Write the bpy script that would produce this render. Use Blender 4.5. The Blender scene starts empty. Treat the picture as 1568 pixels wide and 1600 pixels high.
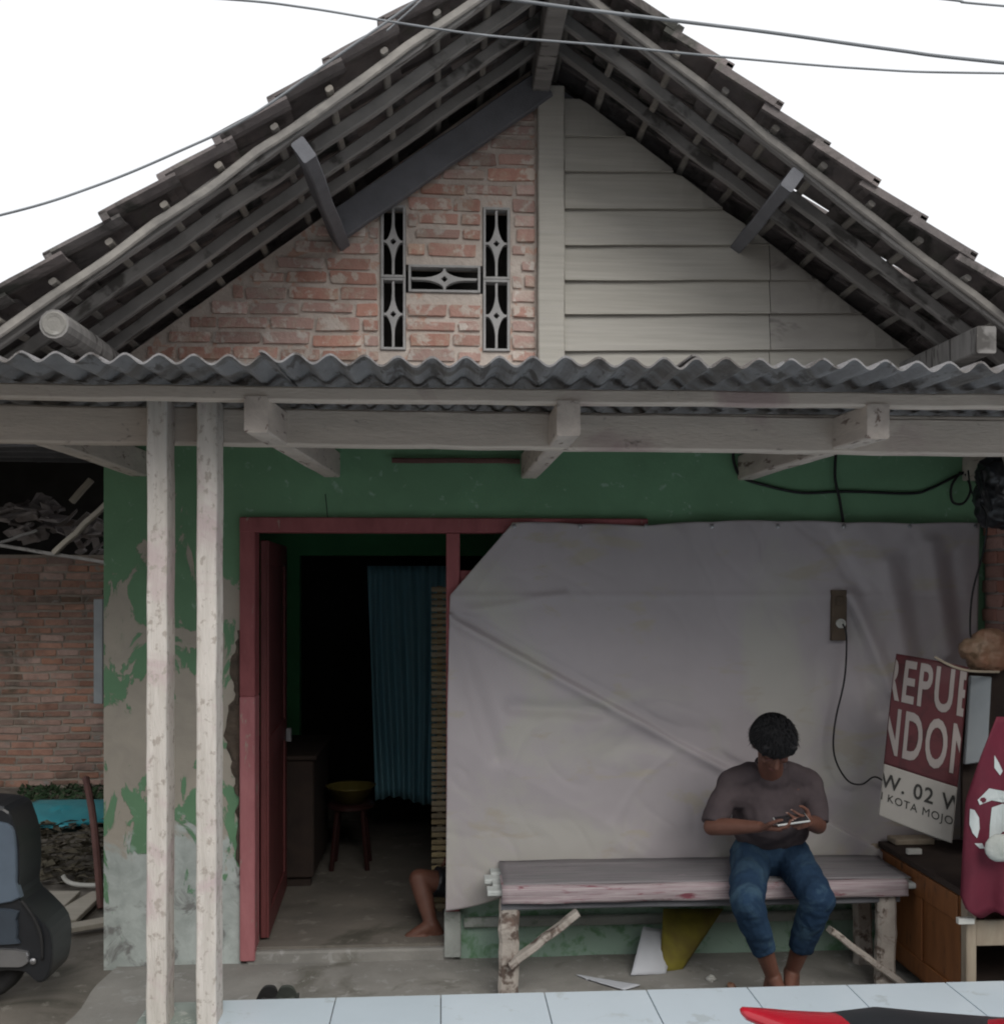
import bpy, bmesh, math, random
from mathutils import Vector, Matrix, noise
R = math.radians
random.seed(7)
sc = bpy.context.scene
col = sc.collection

# ------------------------------------------------------------------ camera
F, H0, HC = 1570.0, 910.0, 1.92           # focal length in photo pixels, horizon row, eye height (m)
TH = math.atan(96 / F)                    # the camera looks a little to the right of the facade's normal
cam = bpy.data.cameras.new('camera')
cam.sensor_fit = 'HORIZONTAL'; cam.sensor_width = 36; cam.lens = 36 * F / 1568
cam.shift_y = (H0 - 800) / 1568
cam.clip_start = 0.05; cam.clip_end = 2000
camo = bpy.data.objects.new('camera', cam); col.objects.link(camo)
camo.location = (0, 0, HC); camo.rotation_euler = (R(90), 0, -TH)
sc.camera = camo

# ------------------------------------------------------------------ sky, sun, exposure (white overcast)
SUN_EL, SUN_AZ = R(43), R(162)
w = bpy.data.worlds.new('World'); sc.world = w; w.use_nodes = True
nt = w.node_tree; nt.nodes.clear()
wo = nt.nodes.new('ShaderNodeOutputWorld'); bg = nt.nodes.new('ShaderNodeBackground')
sky = nt.nodes.new('ShaderNodeTexSky'); sky.sky_type = 'NISHITA'; sky.sun_disc = False
sky.sun_elevation = SUN_EL; sky.sun_rotation = SUN_AZ; sky.dust_density = 3.0; sky.air_density = 1.0
mix = nt.nodes.new('ShaderNodeMix'); mix.data_type = 'RGBA'
mix.inputs[0].default_value = 0.9        # cloud cover: an even white veil over the blue
mix.inputs[7].default_value = (11.3, 11.4, 11.6, 1)
nt.links.new(sky.outputs[0], mix.inputs[6]); nt.links.new(mix.outputs[2], bg.inputs[0])
bg.inputs[1].default_value = 0.08
nt.links.new(bg.outputs[0], wo.inputs[0])
sl = bpy.data.lights.new('sun', 'SUN'); sl.energy = 1.5; sl.angle = R(40); sl.color = (1, .96, .9)
so = bpy.data.objects.new('sun', sl); col.objects.link(so)
so.rotation_euler = (R(90) - SUN_EL, 0, R(180) - SUN_AZ); so.location = (0, -5, 12)
sc.view_settings.view_transform = 'Standard'; sc.view_settings.look = 'None'
sc.view_settings.gamma = 1; sc.view_settings.exposure = 0.32; sc.view_settings.use_curve_mapping = False
sc.cycles.filter_width = 2.0
sc.cycles.max_bounces = 5; sc.cycles.diffuse_bounces = 4; sc.cycles.glossy_bounces = 2

# ------------------------------------------------------------------ measuring helpers (survey of the photograph)
def X(px, Y): return Y * math.tan(math.atan((px - 784) / F) + TH)
def dep(x, Y): return x * math.sin(TH) + Y * math.cos(TH)
def P(px, py, Y):
    x = X(px, Y); return Vector((x, Y, HC - (py - H0) / F * dep(x, Y)))
def Z(px, py, Y): return P(px, py, Y).z
def G(px, py, z=0.0):
    d = F * (HC - z) / (py - H0); xc = (px - 784) / F * d
    return Vector((xc * math.cos(TH) + d * math.sin(TH), -xc * math.sin(TH) + d * math.cos(TH), z))

# ------------------------------------------------------------------ materials
M = {}
def mat(name, c1, c2=None, scale=5, stretch=(1, 1, 1), c3=None, s3=18, t3=.6, st3=None, rough=.85, bump=.25, bscale=45,
        rand=0.0, spec=.3, metal=0.0, detail=4, c4=None, s4=3, t4=.6):
    m = bpy.data.materials.new(name); m.use_nodes = True; n = m.node_tree.nodes; L = m.node_tree.links
    b = n['Principled BSDF']; b.inputs['Roughness'].default_value = rough; b.inputs['Metallic'].default_value = metal
    b.inputs['Specular IOR Level'].default_value = spec
    geo = n.new('ShaderNodeNewGeometry')
    def coords(s):
        mp = n.new('ShaderNodeMapping'); mp.inputs['Scale'].default_value = s; L.new(geo.outputs['Position'], mp.inputs[0]); return mp.outputs[0]
    def nz(s, st, det=detail, dist=.3):
        t = n.new('ShaderNodeTexNoise'); t.inputs['Scale'].default_value = s; t.inputs['Detail'].default_value = det
        t.inputs['Roughness'].default_value = .62; t.inputs['Distortion'].default_value = dist
        L.new(coords(st), t.inputs['Vector']); return t.outputs['Fac']
    def mx(fac, a, bcol):
        q = n.new('ShaderNodeMix'); q.data_type = 'RGBA'
        L.new(fac, q.inputs[0])
        for k, v in ((6, a), (7, bcol)):
            if isinstance(v, tuple): q.inputs[k].default_value = (*v, 1)
            else: L.new(v, q.inputs[k])
        return q.outputs[2]
    def ramp(v, a, bb):
        r = n.new('ShaderNodeMapRange'); r.inputs[1].default_value = a; r.inputs[2].default_value = bb; L.new(v, r.inputs[0]); return r.outputs[0]
    c2 = c2 or tuple(x * .72 for x in c1)
    c = mx(ramp(nz(scale, stretch), .32, .68), c1, c2)
    if c4: c = mx(ramp(nz(s4, (1, 1, 1), 5, 1.0), t4 - .06, t4 + .06), c, c4)
    if c3: c = mx(ramp(nz(s3, st3 or stretch), t3 - .035, t3 + .035), c, c3)
    if rand:
        oi = n.new('ShaderNodeObjectInfo'); hs = n.new('ShaderNodeHueSaturation')
        r = n.new('ShaderNodeMapRange'); r.inputs[3].default_value = 1 - rand; r.inputs[4].default_value = 1 + rand
        L.new(oi.outputs['Random'], r.inputs[0]); L.new(r.outputs[0], hs.inputs['Value']); 
        r2 = n.new('ShaderNodeMath'); r2.operation = 'MULTIPLY_ADD'; r2.inputs[1].default_value = 7.31; r2.inputs[2].default_value = 0
        L.new(oi.outputs['Random'], r2.inputs[0]); fr = n.new('ShaderNodeMath'); fr.operation = 'FRACT'; L.new(r2.outputs[0], fr.inputs[0])
        r3 = n.new('ShaderNodeMapRange'); r3.inputs[3].default_value = 1 - rand * 1.3; r3.inputs[4].default_value = 1 + rand * .6
        L.new(fr.outputs[0], r3.inputs[0]); L.new(r3.outputs[0], hs.inputs['Saturation'])
        L.new(c, hs.inputs['Color']); c = hs.outputs[0]
    L.new(c, b.inputs['Base Color'])
    if bump:
        bp = n.new('ShaderNodeBump'); bp.inputs['Strength'].default_value = bump; bp.inputs['Distance'].default_value = .01
        L.new(nz(bscale, stretch), bp.inputs['Height']); L.new(bp.outputs[0], b.inputs['Normal'])
    M[name] = m
    return m

mat('dirt', (.20, .18, .155), (.135, .125, .11), 2.2, c3=(.225, .21, .185), s3=9, t3=.63, bump=.5, bscale=30, c4=(.09, .085, .07), s4=1.3, t4=.6)
mat('cement', (.30, .29, .27), (.21, .205, .19), 3, c3=(.32, .315, .30), s3=14, t3=.62, bump=.4, bscale=50, c4=(.15, .145, .125), s4=2, t4=.62)
mat('cement_green', (.34, .39, .36), (.22, .26, .235), 5, c3=(.47, .5, .47), s3=11, t3=.6, bump=.4)
mat('tile_white', (.60, .69, .76), (.56, .65, .715), 2.2, c3=(.50, .57, .61), s3=7, t3=.655, rough=.2, bump=.03, bscale=8, spec=.5, rand=.03)
mat('grout', (.16, .16, .16), rough=.9)
mat('brick_gable', (.55, .335, .28), (.45, .26, .215), 9, c3=(.62, .54, .48), s3=12, t3=.56, bump=.6, bscale=60, rand=.22, c4=(.52, .39, .32), s4=9, t4=.55)
mat('mortar', (.64, .575, .52), (.50, .44, .395), 9, c3=(.54, .36, .29), s3=12, t3=.62, bump=.7, bscale=40)
mat('brick_old', (.42, .25, .19), (.29, .17, .135), 8, c3=(.27, .24, .21), s3=10, t3=.62, bump=.6, rand=.25, c4=(.10, .09, .07), s4=1.2, t4=.6)
mat('mortar_old', (.38, .33, .28), (.25, .22, .19), 5, bump=.6)
mat('brick_red', (.44, .23, .19), (.34, .175, .145), 9, bump=.5, rand=.2)
mat('mortar_pale', (.42, .37, .35), (.33, .29, .28), 6, bump=.5)
mat('board_grey', (.50, .485, .44), (.42, .405, .365), 4, (.5, 1, 12), c3=(.45, .435, .405), s3=5, t3=.63, st3=(.35, 1, 10), bump=.2, bscale=20, rand=.07)
mat('post_wood', (.70, .655, .61), (.54, .50, .455), 8, (3, 3, .35), c3=(.43, .38, .34), s3=34, t3=.60, st3=(1, 1, .8), bump=.6, c4=(.56, .47, .46), s4=3.2, t4=.57)
mat('beam_wood', (.64, .56, .49), (.52, .455, .40), 5, (.6, 3, 3), c3=(.22, .18, .16), s3=14, t3=.68, st3=(.5, 1, 1), bump=.3, c4=(.44, .34, .32), s4=1.5, t4=.6)
mat('joist_wood', (.62, .55, .49), (.46, .40, .36), 7, (2, .5, 2), c3=(.19, .14, .12), s3=12, t3=.62, bump=.3)
mat('board_brown', (.42, .405, .375), (.35, .335, .31), 3, (1, 1, 4), c3=(.20, .19, .18), s3=2.2, t3=.62, st3=(1, 1, 2), bump=.15, rand=.05)
mat('rafter_wood', (.32, .31, .30), (.20, .195, .19), 6, (.5, 3, .5), c3=(.10, .095, .09), s3=8, t3=.6, bump=.3, rand=.12)
mat('batten_wood', (.30, .28, .25), (.17, .16, .15), 8, bump=.2, rand=.25)
mat('dark_timber', (.19, .195, .215), (.14, .145, .16), 5, bump=.3)
mat('roof_tile', (.21, .185, .18), (.14, .125, .125), 7, c3=(.15, .145, .13), s3=9, t3=.63, bump=.5, rand=.22, c4=(.05, .05, .045), s4=3, t4=.58)
mat('asbestos', (.31, .305, .31), (.22, .215, .22), 6, (2, .6, 1), c3=(.13, .12, .115), s3=9, t3=.60, st3=(2, .5, 1), bump=.5, bscale=70, c4=(.17, .155, .145), s4=2.5, t4=.56)
mat('frame_maroon', (.30, .095, .10), (.22, .065, .07), 6, (2, 2, .7), c3=(.30, .22, .19), s3=13, t3=.68, bump=.2, rough=.6)
mat('frame_pink', (.42, .17, .18), (.33, .12, .13), 6, (2, 2, .7), c3=(.33, .27, .23), s3=12, t3=.64, bump=.2, rough=.6)
mat('door_maroon', (.16, .05, .05), (.11, .035, .035), 5, (2, 2, .5), bump=.2, rough=.5)
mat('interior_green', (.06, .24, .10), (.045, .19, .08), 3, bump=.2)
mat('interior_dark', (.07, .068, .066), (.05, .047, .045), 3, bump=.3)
mat('earth_core', (.11, .085, .065), (.06, .047, .038), 14, bump=.9, bscale=30)
mat('tarp', (.42, .385, .405), (.375, .345, .36), 1.4, c3=(.39, .355, .31), s3=2.2, t3=.61, st3=(1, 1, 2.6), c4=(.42, .405, .38), s4=1.1, t4=.53, bump=.06, bscale=9, rough=.55, spec=.4)
mat('vent_cement', (.46, .46, .46), (.36, .36, .36), 9, bump=.4)
mat('black_cable', (.018, .018, .02), bump=0, rough=.5)
mat('sky_cable', (.28, .30, .32), bump=0, rough=.6)
mat('shirt', (.080, .064, .068), (.062, .050, .054), 9, bump=.35, bscale=14, rough=.95, spec=.1)
mat('jeans', (.022, .046, .085), (.014, .030, .060), 3, c4=(.042, .078, .115), s4=4.0, t4=.565, bump=.5, bscale=30, rough=.95, spec=.1)
mat('skin', (.150, .068, .048), (.105, .046, .032), 9, bump=.2, rough=.55, spec=.35)
mat('nail', (.42, .27, .23), bump=0, rough=.4)
mat('lip', (.16, .06, .05), bump=0, rough=.5)
mat('hair', (.010, .010, .012), (.006, .006, .007), 60, (1, 1, .3), bump=.8, bscale=120, rough=.6, spec=.25)
mat('eye_white', (.55, .53, .5), bump=0, rough=.3)
mat('phone_body', (.03, .03, .035), bump=0, rough=.25, spec=.5)
mat('phone_case', (.55, .56, .55), bump=0, rough=.3)
mat('mat_pink', (.27, .19, .21), (.48, .43, .44), 9, (.45, 24, 24), c3=(.22, .07, .09), s3=5, t3=.62, st3=(1, 5, 5), bump=.4, bscale=60)
mat('mat_grey', (.17, .16, .175), (.29, .27, .28), 5, (.7, 26, 1), c3=(.20, .24, .22), s3=4, t3=.62, bump=.4, bscale=60)
mat('bench_wood', (.46, .42, .38), (.33, .30, .27), 9, c3=(.13, .10, .085), s3=11, t3=.585, bump=.5, c4=(.17, .12, .10), s4=7, t4=.6)
mat('bench_plank', (.55, .58, .57), (.42, .45, .44), 6, bump=.3)
mat('paper_white', (.52, .54, .58), (.46, .48, .52), 3, bump=.1)
mat('sack_yellow', (.24, .21, .03), (.13, .10, .03), 5, bump=.3)
mat('cabinet_wood', (.26, .105, .038), (.17, .066, .026), 4, (4, 4, .8), c3=(.09, .04, .02), s3=8, t3=.64, bump=.15, rough=.5)
mat('cabinet_dark', (.05, .035, .028), (.03, .022, .02), 5, bump=.2)
mat('wood_pale', (.36, .31, .24), (.27, .22, .17), 6, (3, 3, .6), bump=.3)
mat('banner_maroon', (.105, .028, .032), (.075, .02, .024), 3, rough=.5, bump=.08, bscale=12, c4=(.055, .018, .02), s4=5, t4=.55)
mat('banner_white', (.37, .35, .32), (.31, .29, .265), 3, rough=.5, bump=.08, bscale=12)
mat('banner_letters', (.31, .275, .26), (.26, .23, .22), 4, rough=.5, bump=0)
mat('banner_black', (.035, .033, .03), bump=0, rough=.5)
mat('cloth_red', (.135, .014, .032), (.085, .010, .022), 3, bump=.3, bscale=10, rough=.7)
mat('cloth_white', (.50, .54, .54), (.43, .47, .47), 4, bump=.1, rough=.7)
mat('bag_brown', (.22, .10, .06), (.30, .22, .15), 7, c3=(.16, .10, .06), s3=9, t3=.6, bump=.5, rough=.4)
mat('panel_grey', (.33, .36, .38), (.26, .29, .31), 3, bump=.05, rough=.25, spec=.5)
mat('rubber', (.02, .02, .022), (.03, .03, .03), 8, bump=.3, rough=.8)
mat('sandal', (.035, .038, .03), (.02, .02, .02), 8, bump=.3)
mat('sandal_grey', (.075, .085, .072), (.05, .056, .05), 8, bump=.3)
mat('moto_blue', (.13, .17, .22), (.10, .13, .17), 4, bump=0, rough=.3, spec=.5)
mat('moto_navy', (.05, .065, .085), (.04, .05, .065), 5, bump=0, rough=.35, spec=.5)
mat('moto_black', (.02, .022, .026), bump=0, rough=.35, spec=.5)
mat('moto_red', (.45, .01, .025), bump=0, rough=.2, spec=.6)
mat('metal_grey', (.35, .35, .36), bump=.05, rough=.4, metal=.8)
mat('glass_lamp', (.6, .25, .1), bump=0, rough=.15, spec=.6)
mat('tarp_blue', (.05, .34, .40), (.03, .25, .31), 4, bump=.4, bscale=10, rough=.4)
mat('litter_dark', (.10, .085, .06), (.055, .05, .035), 9, c3=(.16, .15, .13), s3=14, t3=.62, bump=.8)
mat('moss', (.045, .09, .04), (.03, .055, .03), 8, c3=(.09, .08, .06), s3=9, t3=.6, bump=.8)
mat('plank_pale', (.47, .44, .38), (.36, .33, .28), 4, (.5, 4, 1), bump=.3)
mat('debris_pale', (.36, .32, .32), (.22, .19, .19), 8, bump=.6, rand=.3)
mat('curtain', (.20, .40, .47), (.15, .32, .39), 4, (4, 4, .4), bump=.1, rough=.9)
mat('bamboo', (.30, .25, .15), (.20, .16, .10), 6, bump=.3, rand=.2)
mat('basin_yellow', (.14, .115, .03), bump=0, rough=.4)
mat('stool_red', (.04, .015, .014), bump=0, rough=.4)
mat('socket_wood', (.12, .09, .065), (.08, .06, .045), 8, bump=.2)
mat('plastic_white', (.62, .62, .58), bump=0, rough=.4)
mat('stick_brown', (.14, .07, .06), (.10, .05, .045), 8, bump=.2)
mat('cement_pale', (.40, .42, .40), (.29, .31, .29), 6, c3=(.2, .25, .2), s3=6, t3=.6, bump=.5)

# peeling paint on the plastered front wall: green paint over beige plaster, pale damp base
def wall_paint():
    m = bpy.data.materials.new('peeling_wall'); m.use_nodes = True; n = m.node_tree.nodes; L = m.node_tree.links
    b = n['Principled BSDF']; b.inputs['Roughness'].default_value = .85; b.inputs['Specular IOR Level'].default_value = .25
    geo = n.new('ShaderNodeNewGeometry'); sx = n.new('ShaderNodeSeparateXYZ'); L.new(geo.outputs['Position'], sx.inputs[0])
    def nz(s, det=7, dist=.6, st=(1, 1, 1), off=0):
        mp = n.new('ShaderNodeMapping'); mp.inputs['Scale'].default_value = st; mp.inputs['Location'].default_value = (off, off, off)
        L.new(geo.outputs['Position'], mp.inputs[0])
        t = n.new('ShaderNodeTexNoise'); t.inputs['Scale'].default_value = s; t.inputs['Detail'].default_value = det
        t.inputs['Roughness'].default_value = .6; t.inputs['Distortion'].default_value = dist; L.new(mp.outputs[0], t.inputs['Vector']); return t.outputs['Fac']
    def rng(v, a, bb, c=0., d=1.):
        r = n.new('ShaderNodeMapRange'); 
        for k, q in enumerate((a, bb, c, d)): r.inputs[k + 1].default_value = q
        L.new(v, r.inputs[0]); return r.outputs[0]
    def math_(op, a, bb):
        q = n.new('ShaderNodeMath'); q.operation = op
        for k, v in enumerate((a, bb)):
            if isinstance(v, (int, float)): q.inputs[k].default_value = v
            else: L.new(v, q.inputs[k])
        return q.outputs[0]
    def mx(fac, a, bcol):
        q = n.new('ShaderNodeMix'); q.data_type = 'RGBA'; L.new(fac, q.inputs[0])
        for k, v in ((6, a), (7, bcol)):
            if isinstance(v, tuple): q.inputs[k].default_value = (*v, 1)
            else: L.new(v, q.inputs[k])
        return q.outputs[2]
    def zramp(stops):
        r = n.new('ShaderNodeValToRGB'); L.new(rng(sx.outputs['Z'], 0, 2.8), r.inputs[0])
        e = r.color_ramp.elements
        while len(e) < len(stops): e.new(.5)
        for k, (p, v) in enumerate(stops): e[k].position = p / 2.8; e[k].color = (v, v, v, 1)
        return r.outputs[0]
    green = mx(rng(nz(3), .3, .7), (.165, .315, .185), (.135, .255, .15))
    plaster = mx(rng(nz(6), .3, .7), (.44, .40, .34), (.36, .33, .285))
    pale = mx(rng(nz(9, 8), .35, .65), (.52, .57, .55), (.36, .40, .385))
    # how much paint is left at each height on the weathered strip left of the door
    keep = zramp([(0, .36), (.35, .38), (.62, .50), (.78, .54), (.95, .44), (1.22, .40), (1.36, .44), (1.5, .52), (2.05, .525), (2.28, .62), (2.5, .9)])
    right = rng(sx.outputs['X'], -.95, -.88)           # right of the door frame the paint is whole
    keep = math_('MAXIMUM', keep, right)
    edge = math_('MULTIPLY', rng(sx.outputs['X'], -1.56, -1.20, .10, -.05), rng(sx.outputs['Z'], 1.3, 1.6))
    f = math_('ADD', math_('ADD', nz(3.8, 8, .9, (1.7, 1, .85)), edge), math_('SUBTRACT', keep, 1.0))
    painted = rng(f, -.012, .012)
    base = mx(rng(math_('ADD', nz(5, 7, .5, off=4), rng(sx.outputs['Z'], .25, 1.05, .42, -.42)), .46, .54), plaster, pale)
    dark = rng(math_('ADD', nz(7, 8, .6, off=9), rng(sx.outputs['Z'], .1, 1.3, .06, -.12)), .60, .68)
    base = mx(dark, base, (.22, .225, .22))
    paint2 = mx(rng(nz(16, 8, .4, off=2), .64, .70), green, (.26, .38, .29))
    low = mx(rng(math_('ADD', nz(11, 8, .5, off=6), rng(sx.outputs['Z'], .15, 1.15, .12, -.25)), .48, .60), paint2, (.30, .42, .35))
    L.new(mx(painted, base, low), b.inputs['Base Color'])
    bp = n.new('ShaderNodeBump'); bp.inputs['Strength'].default_value = .5; bp.inputs['Distance'].default_value = .006
    L.new(math_('ADD', painted, math_('MULTIPLY', nz(50), .6)), bp.inputs['Height']); L.new(bp.outputs[0], b.inputs['Normal'])
    M['peeling_wall'] = m
wall_paint()

# ------------------------------------------------------------------ mesh helpers
WL = {}
class MB:
    def __init__(s): s.v = []; s.f = []
    def add(s, v, f):
        o = len(s.v); s.v += [Vector(p) for p in v]; s.f += [tuple(i + o for i in q) for q in f]; return s
    def box(s, x0, x1, y0, y1, z0, z1):
        return s.add([(x0,y0,z0),(x1,y0,z0),(x1,y1,z0),(x0,y1,z0),(x0,y0,z1),(x1,y0,z1),(x1,y1,z1),(x0,y1,z1)],
                     [(0,3,2,1),(4,5,6,7),(0,1,5,4),(1,2,6,5),(2,3,7,6),(3,0,4,7)])
    def prism(s, poly, y0, y1):          # poly: list of (x, z), extruded along y
        k = len(poly)
        v = [(x, y0, z) for x, z in poly] + [(x, y1, z) for x, z in poly]
        return s.add(v, [tuple(range(k)), tuple(reversed(range(k, 2 * k)))] + [(i, i + k, (i + 1) % k + k, (i + 1) % k) for i in range(k)])
    def rings(s, rings, cap=True, closed=True):
        o = len(s.v); k = len(rings[0])
        for r in rings: s.v += [Vector(p) for p in r]
        for a in range(len(rings) - 1):
            for i in range(k if closed else k - 1):
                j = (i + 1) % k
                s.f.append((o + a*k + i, o + a*k + j, o + (a+1)*k + j, o + (a+1)*k + i))
        if cap:
            s.f.append(tuple(o + i for i in reversed(range(k)))); s.f.append(tuple(o + (len(rings)-1)*k + i for i in range(k)))
        return s
    def beam(s, p0, p1, w, h, seg=6, jit=.003, up=(0, 0, 1), ch=.006, sag=0):
        p0, p1 = Vector(p0), Vector(p1); d = (p1 - p0).normalized(); up = Vector(up)
        side = d.cross(up).normalized(); u = side.cross(d).normalized()
        rings = []
        for k in range(seg + 1):
            t = k / seg
            c = p0.lerp(p1, t) + side * random.uniform(-jit, jit) + u * (random.uniform(-jit, jit) - sag * 4 * t * (1 - t))
            a, b = w/2 * random.uniform(1 - jit*4, 1 + jit*4), h/2 * random.uniform(1 - jit*4, 1 + jit*4)
            pts = [(-a, -b+ch), (-a+ch, -b), (a-ch, -b), (a, -b+ch), (a, b-ch), (a-ch, b), (-a+ch, b), (-a, b-ch)]
            rings.append([c + side * q[0] + u * q[1] for q in pts])
        return s.rings(rings)
    def tube(s, pts, r, n=6, smooth=4, r1=None):
        pts = [Vector(p) for p in pts]
        if smooth and len(pts) > 2:
            q = []
            for i in range(len(pts) - 1):
                a, b, c, d = pts[max(i-1, 0)], pts[i], pts[i+1], pts[min(i+2, len(pts)-1)]
                for k in range(smooth):
                    t = k / smooth
                    q.append(.5 * ((2*b) + (c - a)*t + (2*a - 5*b + 4*c - d)*t*t + (3*b - a - 3*c + d)*t**3))
            pts = q + [pts[-1]]
        rings = []; prev = None
        for i, p in enumerate(pts):
            d = (pts[min(i+1, len(pts)-1)] - pts[max(i-1, 0)]).normalized()
            if prev is None:
                a = d.orthogonal().normalized()
            else:
                a = (prev - d * prev.dot(d)).normalized()
            prev = a; b = d.cross(a)
            rr = r if r1 is None else r + (r1 - r) * i / (len(pts) - 1)
            rings.append([p + (a * math.cos(t) + b * math.sin(t)) * rr for t in [2*math.pi*k/n for k in range(n)]])
        return s.rings(rings)
    def lathe(s, prof, c, axis=(0, 0, 1), n=20):   # prof: (radius, along)
        ax = Vector(axis).normalized(); a = ax.orthogonal().normalized(); b = ax.cross(a); c = Vector(c)
        return s.rings([[c + ax * h + (a * math.cos(2*math.pi*k/n) + b * math.sin(2*math.pi*k/n)) * r for k in range(n)] for r, h in prof])
    def capsule(s, p0, p1, r0, r1, n=14, flat=False):
        p0, p1 = Vector(p0), Vector(p1); d = p1 - p0
        if d.length < 1e-6: d = Vector((0, 0, 1e-4))
        dn = d.normalized(); a = dn.orthogonal().normalized(); b = dn.cross(a); rings = []
        def ring(c, r): rings.append([c + (a * math.cos(2*math.pi*k/n) + b * math.sin(2*math.pi*k/n)) * r for k in range(n)])
        if not flat:
            for k in range(1, 5):
                t = math.pi/2 * (1 - k/5); ring(p0 - dn * r0 * math.sin(t), r0 * math.cos(t))
        ring(p0, r0); ring(p0.lerp(p1, .5), (r0 + r1)/2); ring(p1, r1)
        if not flat:
            for k in range(1, 5):
                t = math.pi/2 * k/5; ring(p1 + dn * r1 * math.sin(t), r1 * math.cos(t))
        return s.rings(rings)
    def ell(s, c, r, rot=None, n=16, m=10):
        c = Vector(c); rings = []
        for j in range(1, m):
            t = math.pi * j / m
            ring = [Vector((r[0]*math.sin(t)*math.cos(2*math.pi*k/n), r[1]*math.sin(t)*math.sin(2*math.pi*k/n), -r[2]*math.cos(t))) for k in range(n)]
            if rot: ring = [rot @ p for p in ring]
            rings.append([c + p for p in ring])
        return s.rings(rings)
    def mesh(s, name, origin=(0, 0, 0), bevel=0, smooth=False):
        me = bpy.data.meshes.new(name); o = Vector(origin)
        me.from_pydata([tuple(p - o) for p in s.v], [], s.f)
        bm = bmesh.new(); bm.from_mesh(me)
        bmesh.ops.recalc_face_normals(bm, faces=bm.faces)
        if bevel: bmesh.ops.bevel(bm, geom=list(bm.edges), offset=bevel, segments=1, affect='EDGES', profile=.5)
        if smooth:
            for f in bm.faces: f.smooth = True
        bm.to_mesh(me); bm.free()
        return me
    def build(s, name, material, parent=None, bevel=0, smooth=False, origin=None):
        lo = Vector([min(p[i] for p in s.v) for i in range(3)]); hi = Vector([max(p[i] for p in s.v) for i in range(3)])
        if origin is None: origin = Vector(((lo.x+hi.x)/2, (lo.y+hi.y)/2, lo.z))
        me = s.mesh(name, origin, bevel, smooth)
        if isinstance(material, str): material = M[material]
        me.materials.append(material)
        return place(name, me, origin, parent)
def place(name, me, loc, parent=None):
    o = bpy.data.objects.new(name, me); col.objects.link(o); WL[o.name] = Vector(loc)
    o.location = Vector(loc)
    if parent is not None:
        o.parent = parent; o.location = Vector(loc) - WL[parent.name]
    return o
def thing(name, label, cat, loc, group=None):
    o = place(name, None, loc); o.empty_display_size = .1
    return tag(o, label, cat, group)
def tag(o, label=None, cat=None, group=None, kind=None):
    if label: o['label'] = label
    if cat: o['category'] = cat
    if group: o['group'] = group
    if kind: o['kind'] = kind
    return o
def mb(): return MB()
def evaluated(o):
    dg = bpy.context.evaluated_depsgraph_get(); dg.update()
    return bpy.data.meshes.new_from_object(o.evaluated_get(dg))
def blob(name, m, material, parent, voxel=.006, smooth=6, fold=0, fscale=12, origin=None, keep=None):
    """joins overlapping lumps into one continuous skin"""
    me = m.mesh('tmp'); o = bpy.data.objects.new('tmp', me); col.objects.link(o)
    r = o.modifiers.new('r', 'REMESH'); r.mode = 'VOXEL'; r.voxel_size = voxel
    sm = o.modifiers.new('s', 'SMOOTH'); sm.iterations = smooth; sm.factor = .5
    me2 = evaluated(o); bpy.data.objects.remove(o)
    if fold:
        nn = [v.normal.copy() for v in me2.vertices]
        for v, q in zip(me2.vertices, nn):
            p = v.co * fscale
            v.co += q * fold * (noise.noise(p) + .5 * noise.noise(p * 2.3))
    if keep:
        bm = bmesh.new(); bm.from_mesh(me2)
        for co, no in keep:
            g = bmesh.ops.bisect_plane(bm, geom=list(bm.verts)+list(bm.edges)+list(bm.faces), plane_co=co, plane_no=no, clear_outer=True)
        bm.to_mesh(me2); bm.free()
    origin = Vector(origin) if origin is not None else WL[parent.name].copy()
    me2.transform(Matrix.Translation(-origin)); me2.name = name
    me2.polygons.foreach_set('use_smooth', [True] * len(me2.polygons)); me2.materials.clear()
    me2.materials.append(M[material])
    return place(name, me2, origin, parent)

# ------------------------------------------------------------------ the setting: ground and tiled terrace
YW = 5.10                        # front face of the house wall
gm = mb(); N = 60
xs = [-60, -25, -12] + [-8 + i * .25 for i in range(57)] + [8, 14, 30, 60]
ys = [-40, -15, -5, 0] + [2 + i * .2 for i in range(50)] + [13, 20, 45, 120]
for y in ys:
    for x in xs:
        z = .012 * noise.noise(Vector((x*1.3, y*1.3, 0))) + .006 * noise.noise(Vector((x*4, y*4, 3)))
        gm.v.append(Vector((x, y, z - .01)))
nx = len(xs)
for j in range(len(ys)-1):
    for i in range(nx-1): gm.f.append((j*nx+i, j*nx+i+1, (j+1)*nx+i+1, (j+1)*nx+i))
gm.f = [f for f in gm.f]
ground = gm.build('ground', 'dirt', smooth=True, origin=(0, 0, 0)); tag(ground, 'bare packed earth between the terrace and the house', kind='structure')
# cement apron in front of the house wall
ap = mb(); A0, A1 = -1.62, 3.4
nxp, nyp = 60, 14
for j in range(nyp+1):
    for i in range(nxp+1):
        x = A0 + (A1-A0)*i/nxp; y = 4.02 + (5.2-4.02)*j/nyp
        ap.v.append(Vector((x + .05*noise.noise(Vector((x, y*3, 1))) * (1 if i in (0,) else 0), y, .012 + .006*noise.noise(Vector((x*3, y*3, 5))))))
for j in range(nyp):
    for i in range(nxp): ap.f.append((j*(nxp+1)+i, j*(nxp+1)+i+1, (j+1)*(nxp+1)+i+1, (j+1)*(nxp+1)+i))
tag(ap.build('pavement', 'cement', smooth=True), 'worn cement floor along the foot of the house', kind='structure')

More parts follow.
